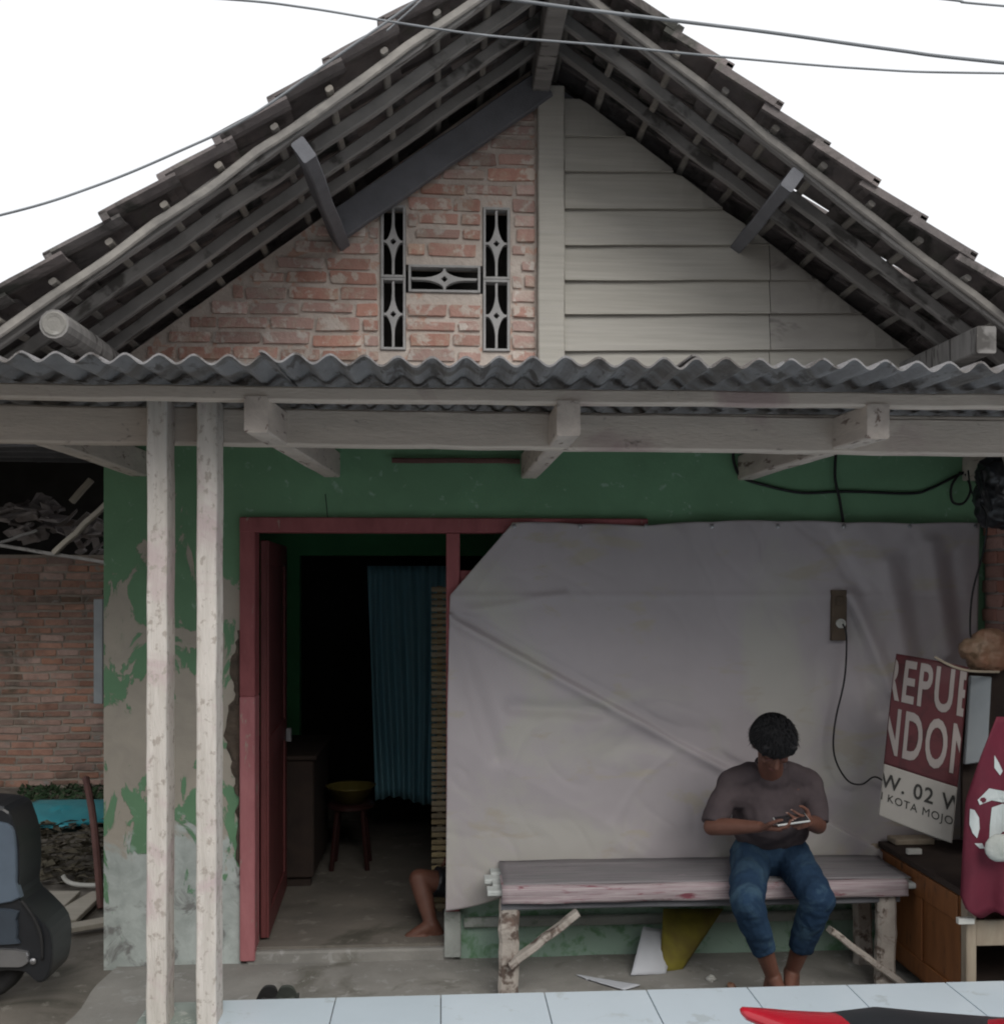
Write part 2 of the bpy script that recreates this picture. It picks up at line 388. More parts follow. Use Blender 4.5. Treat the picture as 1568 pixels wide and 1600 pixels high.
TZ = .31; TY = 3.93; TS = .405; TX0 = -.844
ter = mb().box(TX0, 4.4, -3, TY - .004, -.05, TZ - .012)
terrace = tag(ter.build('terrace', 'grout'), 'raised terrace paved with white tiles', kind='structure')
tm = mb().box(-.2005, .2005, -.2005, .2005, 0, .013).mesh('floor_tile', bevel=.0015); tm.materials.append(M['tile_white'])
joints = [TX0] + [(-.404) + TS*i for i in range(13)]
for r in range(14):
    for i in range(len(joints) - 1):
        x0, x1 = joints[i], joints[i+1]
        o = place('floor_tile', tm, ((x0+x1)/2, TY - TS*(r+.5), TZ - .013 + random.uniform(-.0006, .0006)), terrace)
        o.scale.x = (x1 - x0) / TS
pl = mb().box(X(205, 3.72), TX0 - .003, 3.5, TY + .01, -.05, TZ - .004)
plinth = tag(pl.build('kerb', 'cement_green', bevel=.012), 'greenish cement kerb under the porch posts', kind='structure')

# unseen house added behind the camera, blocking low sky to darken the porch
oh = thing('house', 'plain unseen house added across the yard to shade the porch', 'house', (1, -4.5, 0))
mb().box(-7, 9, -7.5, -1.6, -.05, 3.2).build('wall', 'cement', oh)
orf = mb()
for ya, za, yb, zb in ((-1.1, 3.0, -4.6, 4.9), (-4.6, 4.9, -8.1, 3.0)):
    orf.add([(-7.6, ya, za), (9.6, ya, za), (9.6, yb, zb), (-7.6, yb, zb), (-7.6, ya, za-.1), (9.6, ya, za-.1), (9.6, yb, zb-.1), (-7.6, yb, zb-.1)], [(0,3,2,1),(4,5,6,7),(0,1,5,4),(1,2,6,5),(2,3,7,6),(3,0,4,7)])
orf.build('roof', 'roof_tile', oh)

# ------------------------------------------------------------------ the house
XL, XR = X(162, YW), X(1542, YW)
AX, AZ = X(843, YW), 4.519               # apex, underside of the rafters
SL, SR = .735, .735                        # roof slopes
house = thing('house', 'small village house with brick and board gable, tiled roof and green front wall', 'house', ((XL+XR)/2, YW, 0))
def slopez(x): return AZ - (SL * (AX - x) if x < AX else SR * (x - AX))
T = .13                                    # wall thickness
dx0, dx1 = X(376, YW), X(718, YW)          # door frame outer
wx1 = X(1010, YW)
zt = Z(500, 812, YW)                       # top of the frame
wz0 = Z(750, 925, YW)                      # underside of the little window
ZP = 2.72                                  # plaster reaches up to the porch roof
wl = mb()
wl.box(XL, dx0, YW, YW+T, -.05, ZP); wl.box(dx0, wx1, YW, YW+T, zt, ZP); wl.box(wx1, XR, YW, YW+T, -.05, ZP)
wl.box(dx1, wx1, YW, YW+T, -.05, wz0)
# side and back walls of the room
wl2 = mb()
wl2.box(XL, XL+T, YW+T, 9.4, -.05, ZP); wl2.box(XR-T, XR, YW+T, 9.4, -.05, ZP); wl2.box(XL, XR, 9.4, 9.4+T, -.05, ZP)
# front wall subdivided and roughened at the left corner
fw = wl.build('front_wall', M['peeling_wall'], house)
fw['label'] = 'green painted plaster wall peeling to beige left of the door'
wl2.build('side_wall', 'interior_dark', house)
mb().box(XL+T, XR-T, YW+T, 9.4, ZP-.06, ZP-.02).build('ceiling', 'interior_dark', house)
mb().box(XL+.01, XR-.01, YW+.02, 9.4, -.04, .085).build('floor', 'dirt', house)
mb().box(dx0+.03, dx1-.02, YW-.015, YW+.03, .0, .07).build('threshold', 'cement', house, bevel=.01)
led = mb().box(dx1 + .02, XR-.25, YW-.035, YW-.001, .175, .225).build('wall_ledge', 'cement_pale', house, bevel=.008)
# crumbled strip of wall beside the door frame
cr = mb(); pts = []
for py, pxl in ((985, 372), (1010, 366), (1030, 362), (1060, 360), (1085, 367), (1120, 352), (1150, 351), (1190, 359), (1225, 366), (1245, 371), (1290, 368), (1330, 371), (1380, 372)):
    pts.append((pxl, py))
pts = [(min(375, a + (c-a)*t_ + random.uniform(-3.5, 3.5)), b + (d-b)*t_) for (a, b), (c, d) in zip(pts, pts[1:]) for t_ in (0, .25, .5, .75)]
L1 = [P(a, b, YW-.004) for a, b in pts]; L2 = [P(377, b, YW-.004) for a, b in pts]
rows = []
for a, b in zip(L1, L2):
    rows.append([a.lerp(b, t) + Vector((0, -.012*math.sin(math.pi*t) + random.uniform(-.012, .004)*(0 < t < 1), 0)) for t in (0, .3, .6, 1)])
cr.rings(rows, cap=False, closed=False)
cr.build('crumbled_edge', 'earth_core', house)['label'] = 'dark crumbled gap in the plaster beside the door frame'

# door and window frame
fy0, fy1 = YW-.03, YW+.10
fr = thing  # keep name short below
fz = Z(390, 1490, YW-.03)
jw = .075
mb().box(dx0, dx0+jw, fy0, fy1, .03, 1.35).build('door_jamb', 'frame_pink', house, bevel=.005)
mb().box(dx0, dx0+jw, fy0, fy1, 1.35, zt-.002).build('door_jamb', 'frame_maroon', house, bevel=.005)
mb().box(dx0, wx1, fy0-.004, fy1, zt-.065, zt+.01).build('door_lintel', 'frame_maroon', house, bevel=.005)
mx0 = X(697, YW)
mb().box(mx0, dx1, fy0, fy1, .03, zt-.066).build('door_jamb', 'frame_maroon', house, bevel=.005)
mb().box(dx1+.001, wx1, fy0+.01, fy1, wz0, wz0+.11).build('window_transom', 'frame_maroon', house, bevel=.005)
# open door leaf, hinged on the left jamb, seen almost edge on
hx = dx0 + jw; leaf_end = Vector((X(437, YW+.96), YW+.96, 0)); hinge = Vector((hx + .005, YW+.10, 0))
dd = (leaf_end - hinge).normalized(); nn = Vector((dd.y, -dd.x, 0))
def leafbox(m, a, b, t0, t1, z0, z1):
    q = [hinge + dd*a + nn*t0, hinge + dd*b + nn*t0, hinge + dd*b + nn*t1, hinge + dd*a + nn*t1]
    return m.add([(p.x, p.y, z0) for p in q] + [(p.x, p.y, z1) for p in q], [(0,3,2,1),(4,5,6,7),(0,1,5,4),(1,2,6,5),(2,3,7,6),(3,0,4,7)])
leaf = leafbox(mb(), 0, .86, 0, .03, .10, zt-.10).build('door_leaf', 'door_maroon', house, bevel=.003)
for a, b, z0, z1 in ((.0, .86, .10, .22), (0, .86, 1.0, 1.12), (0, .86, zt-.22, zt-.102), (0, .1, .221, .999), (.76, .86, .221, .999), (0, .1, 1.121, zt-.221), (.76, .86, 1.121, zt-.221)):
    leafbox(mb(), a+.001, b-.001, .0305, .042, z0, z1).build('door_rail', 'door_maroon', leaf, bevel=.002)
leafbox(mb(), .79, .81, .043, .075, .98, 1.06).build('door_handle', 'metal_grey', leaf, bevel=.003)

# room behind: partition with curtained doorway
YP = 7.0
pz = Z(560, 868, YP); px0, px1 = X(468, YP), X(705, YP)
pt = mb(); pt.box(XL+T+.002, px0, YP, YP+.1, .085, ZP-.06); pt.box(px0, px1+.25, YP, YP+.1, pz, ZP-.06); pt.box(px1+.25, XR-T-.002, YP, YP+.1, .085, ZP-.06)
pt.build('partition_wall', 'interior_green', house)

# --- gable: brick on the left, boards on the right
v1, v2 = (X(594, YW), X(634, YW)), (X(754, YW), X(797, YW))
vzt, vzb, vzm = Z(700, 321, YW), Z(700, 548, YW), Z(700, 435, YW)
h1 = (v1[1], v2[0]); hz = (Z(690, 457, YW), Z(690, 413, YW))
gp0 = X(839, YW); gp1 = X(880, YW)
GY = YW + .012
holes = [(v1, [(vzb, vzt)]), (h1, [hz]), (v2, [(vzb, vzt)])]
gw = mb(); gx = [XL - .0, v1[0], v1[1], v2[0], v2[1], gp0]
for i in range(5):
    a, b = gx[i], gx[i+1]; zz = ZP + .002
    for (u, rs) in holes:
        if abs(u[0]-a) < 1e-6:
            for r0, r1 in rs:
                gw.prism([(a, zz), (b, zz), (b, r0), (a, r0)], GY, GY+T-.02); zz = r1
    gw.prism([(a, zz), (b, zz), (b, max(slopez(b)+.05, zz+.01)), (a, max(slopez(a)+.05, zz+.005))], GY, GY+T-.02)
gable = gw.build('brick_gable', 'mortar', house)
# unit bricks
def brick_mesh(name, material, k):
    me_list = []
    for q in range(k):
        m = mb().box(-.5, .5, -.5, .5, -.5, .5); me = bpy.data.meshes.new(name)
        bm = bmesh.new(); tmp = m.mesh('t'); bm.from_mesh(tmp)
        bmesh.ops.bevel(bm, geom=list(bm.edges), offset=.07, segments=1, affect='EDGES')
        for v in bm.verts:
            v.co += Vector((random.uniform(-.03, .03), random.uniform(-.06, .06), random.uniform(-.07, .07)))
        bm.to_mesh(me); bm.free(); me.materials.append(M[material]); me_list.append(me)
    return me_list
def bricks(meshes, parent, x0, x1, z0, z1, Y, course, length, ok, joint=.016, depth=.03, jit=.004, axis='x'):
    r = 0; z = z0; objs = []
    while z < z1:
        x = x0 - random.uniform(0, length) - (length/2 if r % 2 else 0)
        while x < x1:
            ln = length * random.uniform(.85, 1.12)
            a, b = max(x, x0), min(x + ln - joint, x1)
            x += ln
            for (c, d) in ok(a, b, z, z + course - joint):
                if d - c < .035: continue
                me = random.choice(meshes)
                o = bpy.data.objects.new('brick', me); col.objects.link(o); o.parent = parent
                cz = z + (course - joint)/2 + random.uniform(-jit, jit)
                o.location = Vector(((c+d)/2, Y + depth/2 + random.uniform(-.005, .004), cz)) - WL[parent.name]
                cz += .007*noise.noise(Vector(((c+d)*.8, z*.6, 3))); o.location.z = cz - WL[parent.name].z; o.scale = (d - c, depth, (course - joint) * random.uniform(.72, 1.06))
                o.rotation_euler = (random.uniform(-.05, .05), random.uniform(-.02, .02), random.uniform(-.01, .01))
                objs.append(o)
        z += course; r += 1
    return objs
bg_m = brick_mesh('brick', 'brick_gable', 6)
def gable_ok(a, b, z0, z1):
    lim = AX - (AZ - z1 + .02) / SL
    a = max(a, lim)
    segs = [(a, b)] if b > a else []
    for (u, rs) in holes:
        for r0, r1 in rs:
            if z1 > r0 - .012 and z0 < r1 + .012:
                out = []
                for c, d in segs:
                    if d <= u[0]-.01 or c >= u[1]+.01: out.append((c, d)); continue
                    if c < u[0]-.012: out.append((c, u[0]-.012))
                    if d > u[1]+.012: out.append((u[1]+.012, d))
                segs = out
    return segs
bricks(bg_m, gable, XL+.01, gp0-.012, ZP+.01, AZ-.2, YW, .077, .245, gable_ok, joint=.017, jit=.006)
# vents
def vent(x0, x1, z0, z1):
    cx, cz, w, h = (x0+x1)/2, (z0+z1)/2, (x1-x0)/2, (z1-z0)/2
    bw = .013; f = mb()
    y0, y1 = GY-.014, GY+.045
    f.box(x0, x0+bw, y0, y1, z0, z1); f.box(x1-bw, x1, y0, y1, z0, z1); f.box(x0+bw, x1-bw, y0, y1, z0, z0+bw); f.box(x0+bw, x1-bw, y0, y1, z1-bw, z1)
    o = f.build('vent_block', 'vent_cement', house, bevel=.002)
    m = mb(); k = 48; out = []; inn = []
    a, b = w-bw, h-bw; p = .55; dr = .017
    for i in range(k):
        t = 2*math.pi*i/k; c, s = math.cos(t), math.sin(t)
        X_, Z_ = a*math.copysign(abs(c)**(2/p), c), b*math.copysign(abs(s)**(2/p), s)
        # thicken the arms so they stay solid
        th = .006
        X_ += th*math.copysign(1, s) * 0; 
        if abs(Z_) > abs(X_): X_ = math.copysign(max(abs(X_), th), c)
        else: Z_ = math.copysign(max(abs(Z_), th), s)
        rr = math.hypot(X_, Z_)
        out.append((cx+X_, cz+Z_)); 
        d = dr / (abs(c) + abs(s)); d = min(d, rr*.72)
        ang = math.atan2(Z_, X_); d = min(dr / (abs(math.cos(ang)) + abs(math.sin(ang))), rr*.72)
        inn.append((cx + d*math.cos(ang), cz + d*math.sin(ang)))
    for y in (GY-.006, GY+.03):
        pass
    V = [(x, GY-.006, z) for x, z in out] + [(x, GY-.006, z) for x, z in inn] + [(x, GY+.03, z) for x, z in out] + [(x, GY+.03, z) for x, z in inn]
    Fs = []
    for i in range(k):
        j = (i+1) % k
        Fs += [(i, j, k+j, k+i), (2*k+i, 3*k+i, 3*k+j, 2*k+j), (i, 2*k+i, 2*k+j, j), (k+i, k+j, 3*k+j, 3*k+i)]
    m.add(V, Fs); m.build('vent_star', 'vent_cement', o)
for a in (v1, v2):
    vent(a[0]+.002, a[1]-.002, vzm+.001, vzt-.002); vent(a[0]+.002, a[1]-.002, vzb+.002, vzm-.001)
vent(h1[0]+.012, h1[1]-.012, hz[0]+.002, hz[1]-.002)
mb().box(v1[0]-.2, v2[1]+.2, GY+.35, GY+.37, vzb-.3, vzt+.3).build('attic_dark_sheet', 'interior_dark', house)  # dark sheet standing in for the attic's darkness behind the vents

# king post and clapboards
kp = mb().beam(((gp0+gp1)/2, YW-.015, ZP), ((gp0+gp1)/2, YW-.015, slopez(gp1)), gp1-gp0, .07, 10, .002, up=(0, 1, 0)).build('king_post', 'board_grey', house)
edges = [Z(880, q, YW) for q in (604, 550, 493, 440, 385, 328, 270, 215)] + [Z(880, 160, YW)]
mb().prism([(gp1, ZP), (XR, ZP), (XR, slopez(XR)+.02), (gp1, slopez(gp1)+.02)], YW+.03, YW+.05).build('gable_backing', 'dark_timber', house)
seam = X(1200, YW)
for i in range(len(edges)-1):
    z0, z1 = edges[i], edges[i+1]
    for part in (0, 1):
        xa = gp1 + .004 if part == 0 else seam + .004
        xb = seam if part == 0 else XR
        lim = AX + (AZ - z0)/SR - .01
        xb = min(xb, lim)
        if xb <= xa + .05: continue
        rise = .020; m = mb()
        n_ = 8; rows = []
        for k in range(n_+1):
            x = xa + (xb-xa)*k/n_
            dz = rise*(x-gp1) + .003*noise.noise(Vector((x*4, i*3.1, 0))); dy = .003*noise.noise(Vector((x*3, i*5.3, 9)))
            zt_ = min(z1 + .02 + dz, slopez(x)+.03)
            zt_ = max(zt_, z0+dz+.006)
            rows.append([(x, YW-.030+dy, z0+dz), (x, YW-.002+dy, zt_), (x, YW+.006+dy, zt_), (x, YW-.016+dy, z0+dz)])
        m.rings(rows); m.build('clapboard', 'board_grey' if part == 0 or i < 1 else 'board_brown', house)
for a, b, gh in ((AX - 1.02, AX + .02, .145),):
    mb().beam((a, YW-.055, slopez(a)-gh/2), (b, YW-.055, slopez(b)-gh/2), .045, gh, 8, .004, up=(0, 0, 1)).build('gable_rafter', 'dark_timber', house)

# --- the tiled roof with its open eaves
YFL, YFR, YB = 4.12, 4.36, 9.6
EL, ER = 2.42, 2.75                       # horizontal run of each slope
ridge = mb().beam((AX, 4.1, AZ-.06), (AX, YB, AZ-.06), .09, .14, 6, .002)
roof = ridge.build('roof', 'rafter_wood', house)
roof['label'] = 'dark clay tile roof with open eaves'
RH = .055; BH = .022
def rafter(side, y, name='rafter', hgt=RH, wid=.038, off=0.0, mt='rafter_wood'):
    run = EL if side < 0 else ER
    s = SL if side < 0 else SR
    p0 = Vector((AX + side*.01, y, AZ + hgt/2*1.24 + off)); p1 = Vector((AX + side*run, y + random.uniform(-.015, .015), AZ - s*run + hgt/2*1.24 + off))
    mb().beam(p0, p1, wid, hgt, 12, .006, up=(0, 0, 1)).build(name, mt, roof)
for y in (YFL, 4.37, 4.62, 4.87): rafter(-1, y)
for y in (YFR, 4.60, 4.84): rafter(1, y)
for y in (5.6, 6.3, 7.0, 7.7, 8.4, 9.1): rafter(-1, y); rafter(1, y)
# barge strips nailed to the first rafters
def along(side, t, y, up=0):            # t: metres along the slope from the ridge
    s = SL if side < 0 else SR; c = 1/math.hypot(1, s)
    return Vector((AX + side*t*c, y, AZ - s*t*c)) + Vector((side*s*c, 0, c))*up
COURSE = .268
for side, yf in ((-1, YFL), (1, YFR)):
    ln = (EL if side < 0 else ER) * math.hypot(1, SL)
    n_ = int(ln/COURSE)
    for k in range(n_+1):
        t = .06 + k*COURSE
        a = along(side, t, yf-.06, RH+BH/2); b = along(side, t, YW+.1, RH+BH/2)
        s = SL; c = 1/math.hypot(1, s)
        mb().beam(a, b, .032, BH, 5, .004, up=(side*s*c, 0, c)).build('batten', 'batten_wood', roof)
    # light strip under the tiles' ends
    mb().beam(along(side, .02, yf-.035, RH*.55), along(side, ln, yf-.03, RH*.5), .02, .036, 12, .007).build('barge_strip', 'batten_wood', roof)
# purlins
for side, yf, tt in ((-1, YFL-.03, 1.36), (1, YFR-.04, 1.33)):
    p = along(side, tt, yf, -.062)
    mb().beam((p.x, yf, p.z), (p.x + (.06 if side < 0 else 0), YW+.15, p.z - .02), .06, .10, 5, .006, up=(side*.59, 0, .81)).build('purlin', 'dark_timber', roof)
lg = P(86, 507, 4.06)
log = mb().tube([(lg.x, 4.05, lg.z), (lg.x+.01, 4.5, lg.z-.005), (lg.x-.01, 5.3, lg.z-.02)], .058, 14, 4).build('wall_plate_log', 'rafter_wood', roof, smooth=False)
mb().lathe([(.050, 0), (.044, -.004), (.030, -.001), (.014, .012)], (lg.x, 4.049, lg.z), (0, 1, 0), 14).build('log_end', 'cement', log)
rg = P(1535, 532, 4.36)
mb().beam((rg.x, 4.33, rg.z), (rg.x, 5.3, rg.z), .09, .12, 4, .004).build('wall_plate', 'rafter_wood', roof)
# tiles: S-profile pan, hooked over the battens
def tile_mesh(scl=1.0):
    m = mb(); LN, WD, TH_ = .335, .235, .014
    nu, nv = 3, 8; top = []; bot = []
    for j in range(nv+1):
        v = j/nv
        h = .016*math.sin(v*2*math.pi*.95 - .6) + (.018*max(0, (v-.82)/.18))
        for i in range(nu+1):
            u = i/nu
            top.append(Vector((u*LN, (v-.5)*WD, h + TH_ + random.uniform(-.0015, .0015)))); bot.append(Vector((u*LN, (v-.5)*WD, h)))
    k = len(top); m.v = top + bot; q = nu+1
    for j in range(nv):
        for i in range(nu):
            a = j*q+i
            m.f += [(a, a+1, a+q+1, a+q), (k+a, k+a+q, k+a+q+1, k+a+1)]
    for i in range(nu): m.f += [(i, k+i, k+i+1, i+1), (nv*q+i, nv*q+i+1, k+nv*q+i+1, k+nv*q+i)]
    for j in range(nv): m.f += [(j*q, (j+1)*q, k+(j+1)*q, k+j*q), (j*q+nu, k+j*q+nu, k+(j+1)*q+nu, (j+1)*q+nu)]
    # thick rolled nose at the lower end
    m.box(LN-.03, LN+.002, -WD/2, WD/2, -.022, .014); m.box(0, LN-.031, -WD/2-.002, -WD/2+.016, -.022, .012)
    me = m.mesh('roof_tile'); me.materials.append(M['roof_tile']); return me
tms = [tile_mesh() for _ in range(4)]
rest = mb(); PITCH = .205
def tile_at(px, py):                       # which tile of the right slope lies behind a point of the photo
    best = None
    for q in range(400):
        Y_ = 4.2 + q*.003; p = P(px, py, Y_); t_ = (p.x-AX)*math.hypot(1, SR); e = abs(p.z - along(1, t_, Y_, RH+BH+.01).z)
        if best is None or e < best[0]: best = (e, int((t_+.04)/COURSE), int((Y_-YFR+.10)/PITCH))
    return best[1:]
GAPS = [tile_at(977, 82), tile_at(1370, 445), tile_at(1238, 334)]
for side, yf in ((-1, YFL), (1, YFR)):
    ln = (EL if side < 0 else ER) * math.hypot(1, SL)
    ang = math.atan(SL)
    n_ = int(ln/COURSE) + 1
    for k in range(n_):
        for c in range(26):
            y = yf - .10 + PITCH*(c+.5) + random.uniform(-.006, .006) + (.0 if k % 2 else .012)
            if y > YB: break
            t = -.04 + k*COURSE
            skip = side > 0 and (k, c) in GAPS
            base = along(side, t, y, RH+BH+.020)
            if skip: base += Vector((0, .078, .004))
            tilt = ang - .115 + random.uniform(-.022, .022)
            rot = Matrix.Rotation(tilt, 4, 'Y') if side > 0 else Matrix.Rotation(math.pi, 4, 'Z') @ Matrix.Rotation(tilt, 4, 'Y')
            rot = rot @ Matrix.Rotation(random.uniform(-.025, .025), 4, 'Z')
            if c < 6:
                o = bpy.data.objects.new('roof_tile', random.choice(tms)); col.objects.link(o); o.parent = roof
                mw = Matrix.Translation(base - WL[roof.name]) @ rot
                o.matrix_local = mw
            else:
                me = tms[0]; mw = Matrix.Translation(base) @ rot; off = len(rest.v)
                rest.v += [mw @ v.co for v in me.vertices]; rest.f += [tuple(i+off for i in p.vertices) for p in me.polygons]
o = rest.build('roof_tiles', 'roof_tile', roof); o['kind'] = 'stuff'
rc = mb()
for k in range(14):
    y = 4.02 + k*.4
    rc.rings([[(AX + .13*math.cos(a), yy, AZ + RH + BH + .035 + .10*math.sin(a)) for a in [math.pi*q/8 for q in range(9)]] for yy in (y, y+.41)], cap=False, closed=False)
rc.build('ridge_cap', 'roof_tile', roof)

# ------------------------------------------------------------------ the porch roof
PB = 3.55
JB = 2.437
for px_, xs_, y0 in ((403, None, PB), (887, None, PB), (1366, None, PB)):
    x = X(px_, PB)
    mb().beam((x, PB - .035, JB+.062), (x + (.09 if px_ < 500 else 0), YW+.02, JB+.075), .082, .125, 6, .002).build('porch_joist', 'joist_wood', house)
for x, y0 in ((-1.50, 3.92), (X(1500, YW)+.05, 3.92)):
    mb().beam((x, y0, JB+.07), (x, YW+.02, JB+.075), .082, .125, 5, .002).build('porch_joist', 'joist_wood', house)
# main beam behind the posts
bl, br = P(-60, 690, 3.86), P(1640, 713, 3.86)
bm_ = .140
mb().beam((bl.x, 3.87, bl.z + bm_/2 - .002), (br.x, 3.87, br.z + bm_/2), .07, bm_, 24, .0025, ch=.008).build('porch_beam', 'beam_wood', house)
# front purlin carrying the sheets
pa, pb_ = P(-80, 611, PB), P(1660, 629, PB)
mb().beam((pa.x, PB, pa.z), (pb_.x, PB, pb_.z), .06, .05, 24, .0025).build('porch_purlin', 'beam_wood', house)
qa, qb = Z(300, 612, PB) + .025, Z(1300, 622, PB) + .025      # top of that purlin
slope_tilt = math.tan(R(2.0)); xm0, xm1 = X(300, PB), X(1300, PB)
def sheetz(x, y): return qa + (qb-qa)*(x-xm0)/(xm1-xm0) + (y - PB)*slope_tilt + .022
mb().beam((-2.6, 4.2, sheetz(-2.6, 4.2)-.045), (3.3, 4.2, sheetz(3.3, 4.2)-.045), .05, .045, 10, .002).build('porch_purlin', 'beam_wood', house)
mb().beam((XL, YW-.04, sheetz(XL, YW)-.045), (XR, YW-.04, sheetz(XR, YW)-.045), .05, .045, 10, .002).build('porch_purlin', 'beam_wood', house)
PT = .1062
x_lap = X(415, 3.2)
sheets = [(x_lap - 2*13*PT, x_lap - 13*PT), (x_lap - 13*PT, x_lap), (x_lap, x_lap + 13*PT), (x_lap + 13*PT, x_lap + 26*PT), (x_lap + 26*PT, x_lap + 36*PT)]
for si, (a, b) in enumerate(sheets):
    m = mb(); n_ = int(round((b + .06 - a)/PT*10)); rows_t = []; rows_b = []
    yf = 3.20 + (.012 if si % 2 else -.006)
    for k in range(n_+1):
        x = a - .02 + (b + .05 - a)*k/n_
        lift = .012*math.exp(-(x - a)/.16) + (.008 if si == 3 else 0)
        wob = .05*noise.noise(Vector((x*1.7, si*3.1, 0))); chip = .035*max(0, noise.noise(Vector((x*5.5, si*9, 4)))-.35)
        zz = lambda y: sheetz(x, y) + (.0155 + .004*noise.noise(Vector((x*3, si, 5))))*math.cos(2*math.pi*((x - x_lap)/PT + wob) + .6) + lift + .009*noise.noise(Vector((x*2, y*2, si*7.7)))
        rows_t.append([(x, y + (.010*noise.noise(Vector((x*6, 0, si))) + chip if y < 3.3 else 0), zz(y)+.007) for y in (yf, 3.45, 3.8, 4.2, 4.6, YW-.006)])
        rows_b.append([(x, y + (.010*noise.noise(Vector((x*6, 0, si))) + chip if y < 3.3 else 0), zz(y)) for y in (yf, 3.45, 3.8, 4.2, 4.6, YW-.006)])
    m.rings([rt + rb[::-1] for rt, rb in zip(rows_t, rows_b)])
    m.build('corrugated_sheet', 'asbestos', house, smooth=False)
# posts
for a, b in ((228, 259), (306, 337)):
    yp = 3.70
    x0, x1 = X(a, yp), X(b, yp)
    m = mb().beam(((x0+x1)/2, yp+.06, TZ-.006), ((x0+x1)/2 + .002, yp+.06, 2.585), x1-x0, .12, 22, .0018, up=(0, 1, 0), ch=.005)
    m.build('porch_post', 'post_wood', house)
# lath lying up under the beam
o = mb().beam(P(612, 719, YW-.03), P(812, 720, YW-.03), .02, .026, 6, .003).build('lath', 'stick_brown'); tag(o, 'thin red-brown lath fixed to the green wall under the porch beam', 'lath')

# ------------------------------------------------------------------ tarpaulin over the window
def lerp_tab(tab, y):
    for (a, b), (c, d) in zip(tab, tab[1:]):
        if y <= c: return b + (d-b)*max(0, (y-a))/(c-a)
    return tab[-1][1]
left = [(818, 800), (930, 703), (965, 702), (1100, 699), (1430, 696)]
right = [(815, 1530), (985, 1527), (1100, 1520), (1430, 1505)]
def seg_d(px, py, a, b):
    ax, ay, bx, by = *a, *b; L2 = (bx-ax)**2 + (by-ay)**2
    t = ((px-ax)*(bx-ax) + (py-ay)*(by-ay))/L2; tc = min(1, max(0, t))
    dx, dy = px - (ax + tc*(bx-ax)), py - (ay + tc*(by-ay))
    s = math.copysign(1, (bx-ax)*(py-ay) - (by-ay)*(px-ax))
    return s*math.hypot(dx, dy), t
def tarp_d(px, py):
    d = .047
    s, t = seg_d(px, py, (706, 962), (1150, 1205))                # long crease: cloth below swings out
    d += (.034*math.exp(-((s-6)/9)**2) - .026*math.exp(-((s+6)/9)**2)) * (1 - .25*max(0, min(1, t)))
    if s > 0: d += min(.085, s*.0005)
    s, t = seg_d(px, py, (706, 960), (880, 930)); d += .014*math.exp(-(s/8)**2)
    s, t = seg_d(px, py, (706, 975), (775, 1180)); d -= .022*math.exp(-(s/16)**2)
    s, t = seg_d(px, py, (800, 1105), (940, 1112)); d -= .026*math.exp(-(s/13)**2)
    s, t = seg_d(px, py, (960, 1160), (1110, 1150)); d -= .020*math.exp(-(s/24)**2)
    d += .006*math.exp(-((py-931)/5)**2)
    for a, b, w_, h_ in (((1288, 835), (1345, 925), 12, -.010), ((1330, 930), (1395, 1080), 11, .014), ((1322, 960), (1370, 1110), 14, -.012), ((1385, 880), (1420, 1060), 14, .012),
                         ((1415, 870), (1445, 1050), 14, -.012), ((1455, 850), (1480, 1020), 14, .014), ((1485, 870), (1505, 1010), 12, -.010), ((1360, 1080), (1330, 1250), 24, .010), ((1300, 1030), (1290, 1180), 30, -.010)):
        s, t = seg_d(px, py, a, b); d += 2.0*h_*math.exp(-(s/w_)**2)
    d += .008*noise.noise(Vector((px*.006, py*.009, 2))) + .003*noise.noise(Vector((px*.02, py*.016, 7)))
    d += .0012*noise.noise(Vector((px*.06, py*.05, 1)))
    q = noise.noise(Vector((px*.008 + .003*py, py*.006, 11))); d += .007*max(0, 1 - abs(q)*9)*(.5 + .5*noise.noise(Vector((px*.01, py*.01, 20))))
    q = noise.noise(Vector((px*.013 - .006*py, py*.010, 31))); d -= .005*max(0, 1 - abs(q)*8)*(.5 + .5*noise.noise(Vector((px*.012, py*.009, 40))))
    d += .010*math.exp(-(py-818)/22)*math.cos((px-800)/730*math.pi*14)         # sag between the pins along the top
    if px > 1290: d += .02*min(1, (px-1290)/120)
    return max(d, .036)
tp = mb(); NU, NV = 260, 190
for j in range(NV+1):
    t = j/NV
    for i in range(NU+1):
        u = i/NU
        topy = 816.5 + 2*math.sin(u*9) - 2.0*abs(math.sin(u*math.pi*7)) + (4*math.exp(-((u-.28)/.1)**2)); boty = 1424 - 26*min(1, u*8) - 40*u*u + 4*math.sin(u*25)
        py = topy + (boty - topy)*t
        px = lerp_tab(left, py) + (lerp_tab(right, py) - lerp_tab(left, py))*u
        tp.v.append(P(px, py, YW - tarp_d(px, py)))
for j in range(NV):
    for i in range(NU):
        a = j*(NU+1)+i; tp.f.append((a, a+1, a+NU+2, a+NU+1))
tarp = tp.build('tarpaulin', 'tarp', smooth=True)
sol = tarp.modifiers.new('thickness', 'SOLIDIFY'); sol.thickness = .002; sol.offset = 1
for k in range(8):
    p_ = P(803 + 103*k, 822, YW - .075)
    mb().lathe([(.012, 0), (.012, .003), (.004, .006)], p_, (0, -1, 0), 10).build('eyelet', 'metal_grey', tarp)
tag(tarp, 'creased pale grey tarpaulin pinned across the window wall behind the bench', 'tarpaulin')
mb().box(X(694, YW-.03), X(720, YW-.03), YW-.040, YW+.02, .03, .26).build('jamb_foot', 'cement_pale', house, bevel=.004)

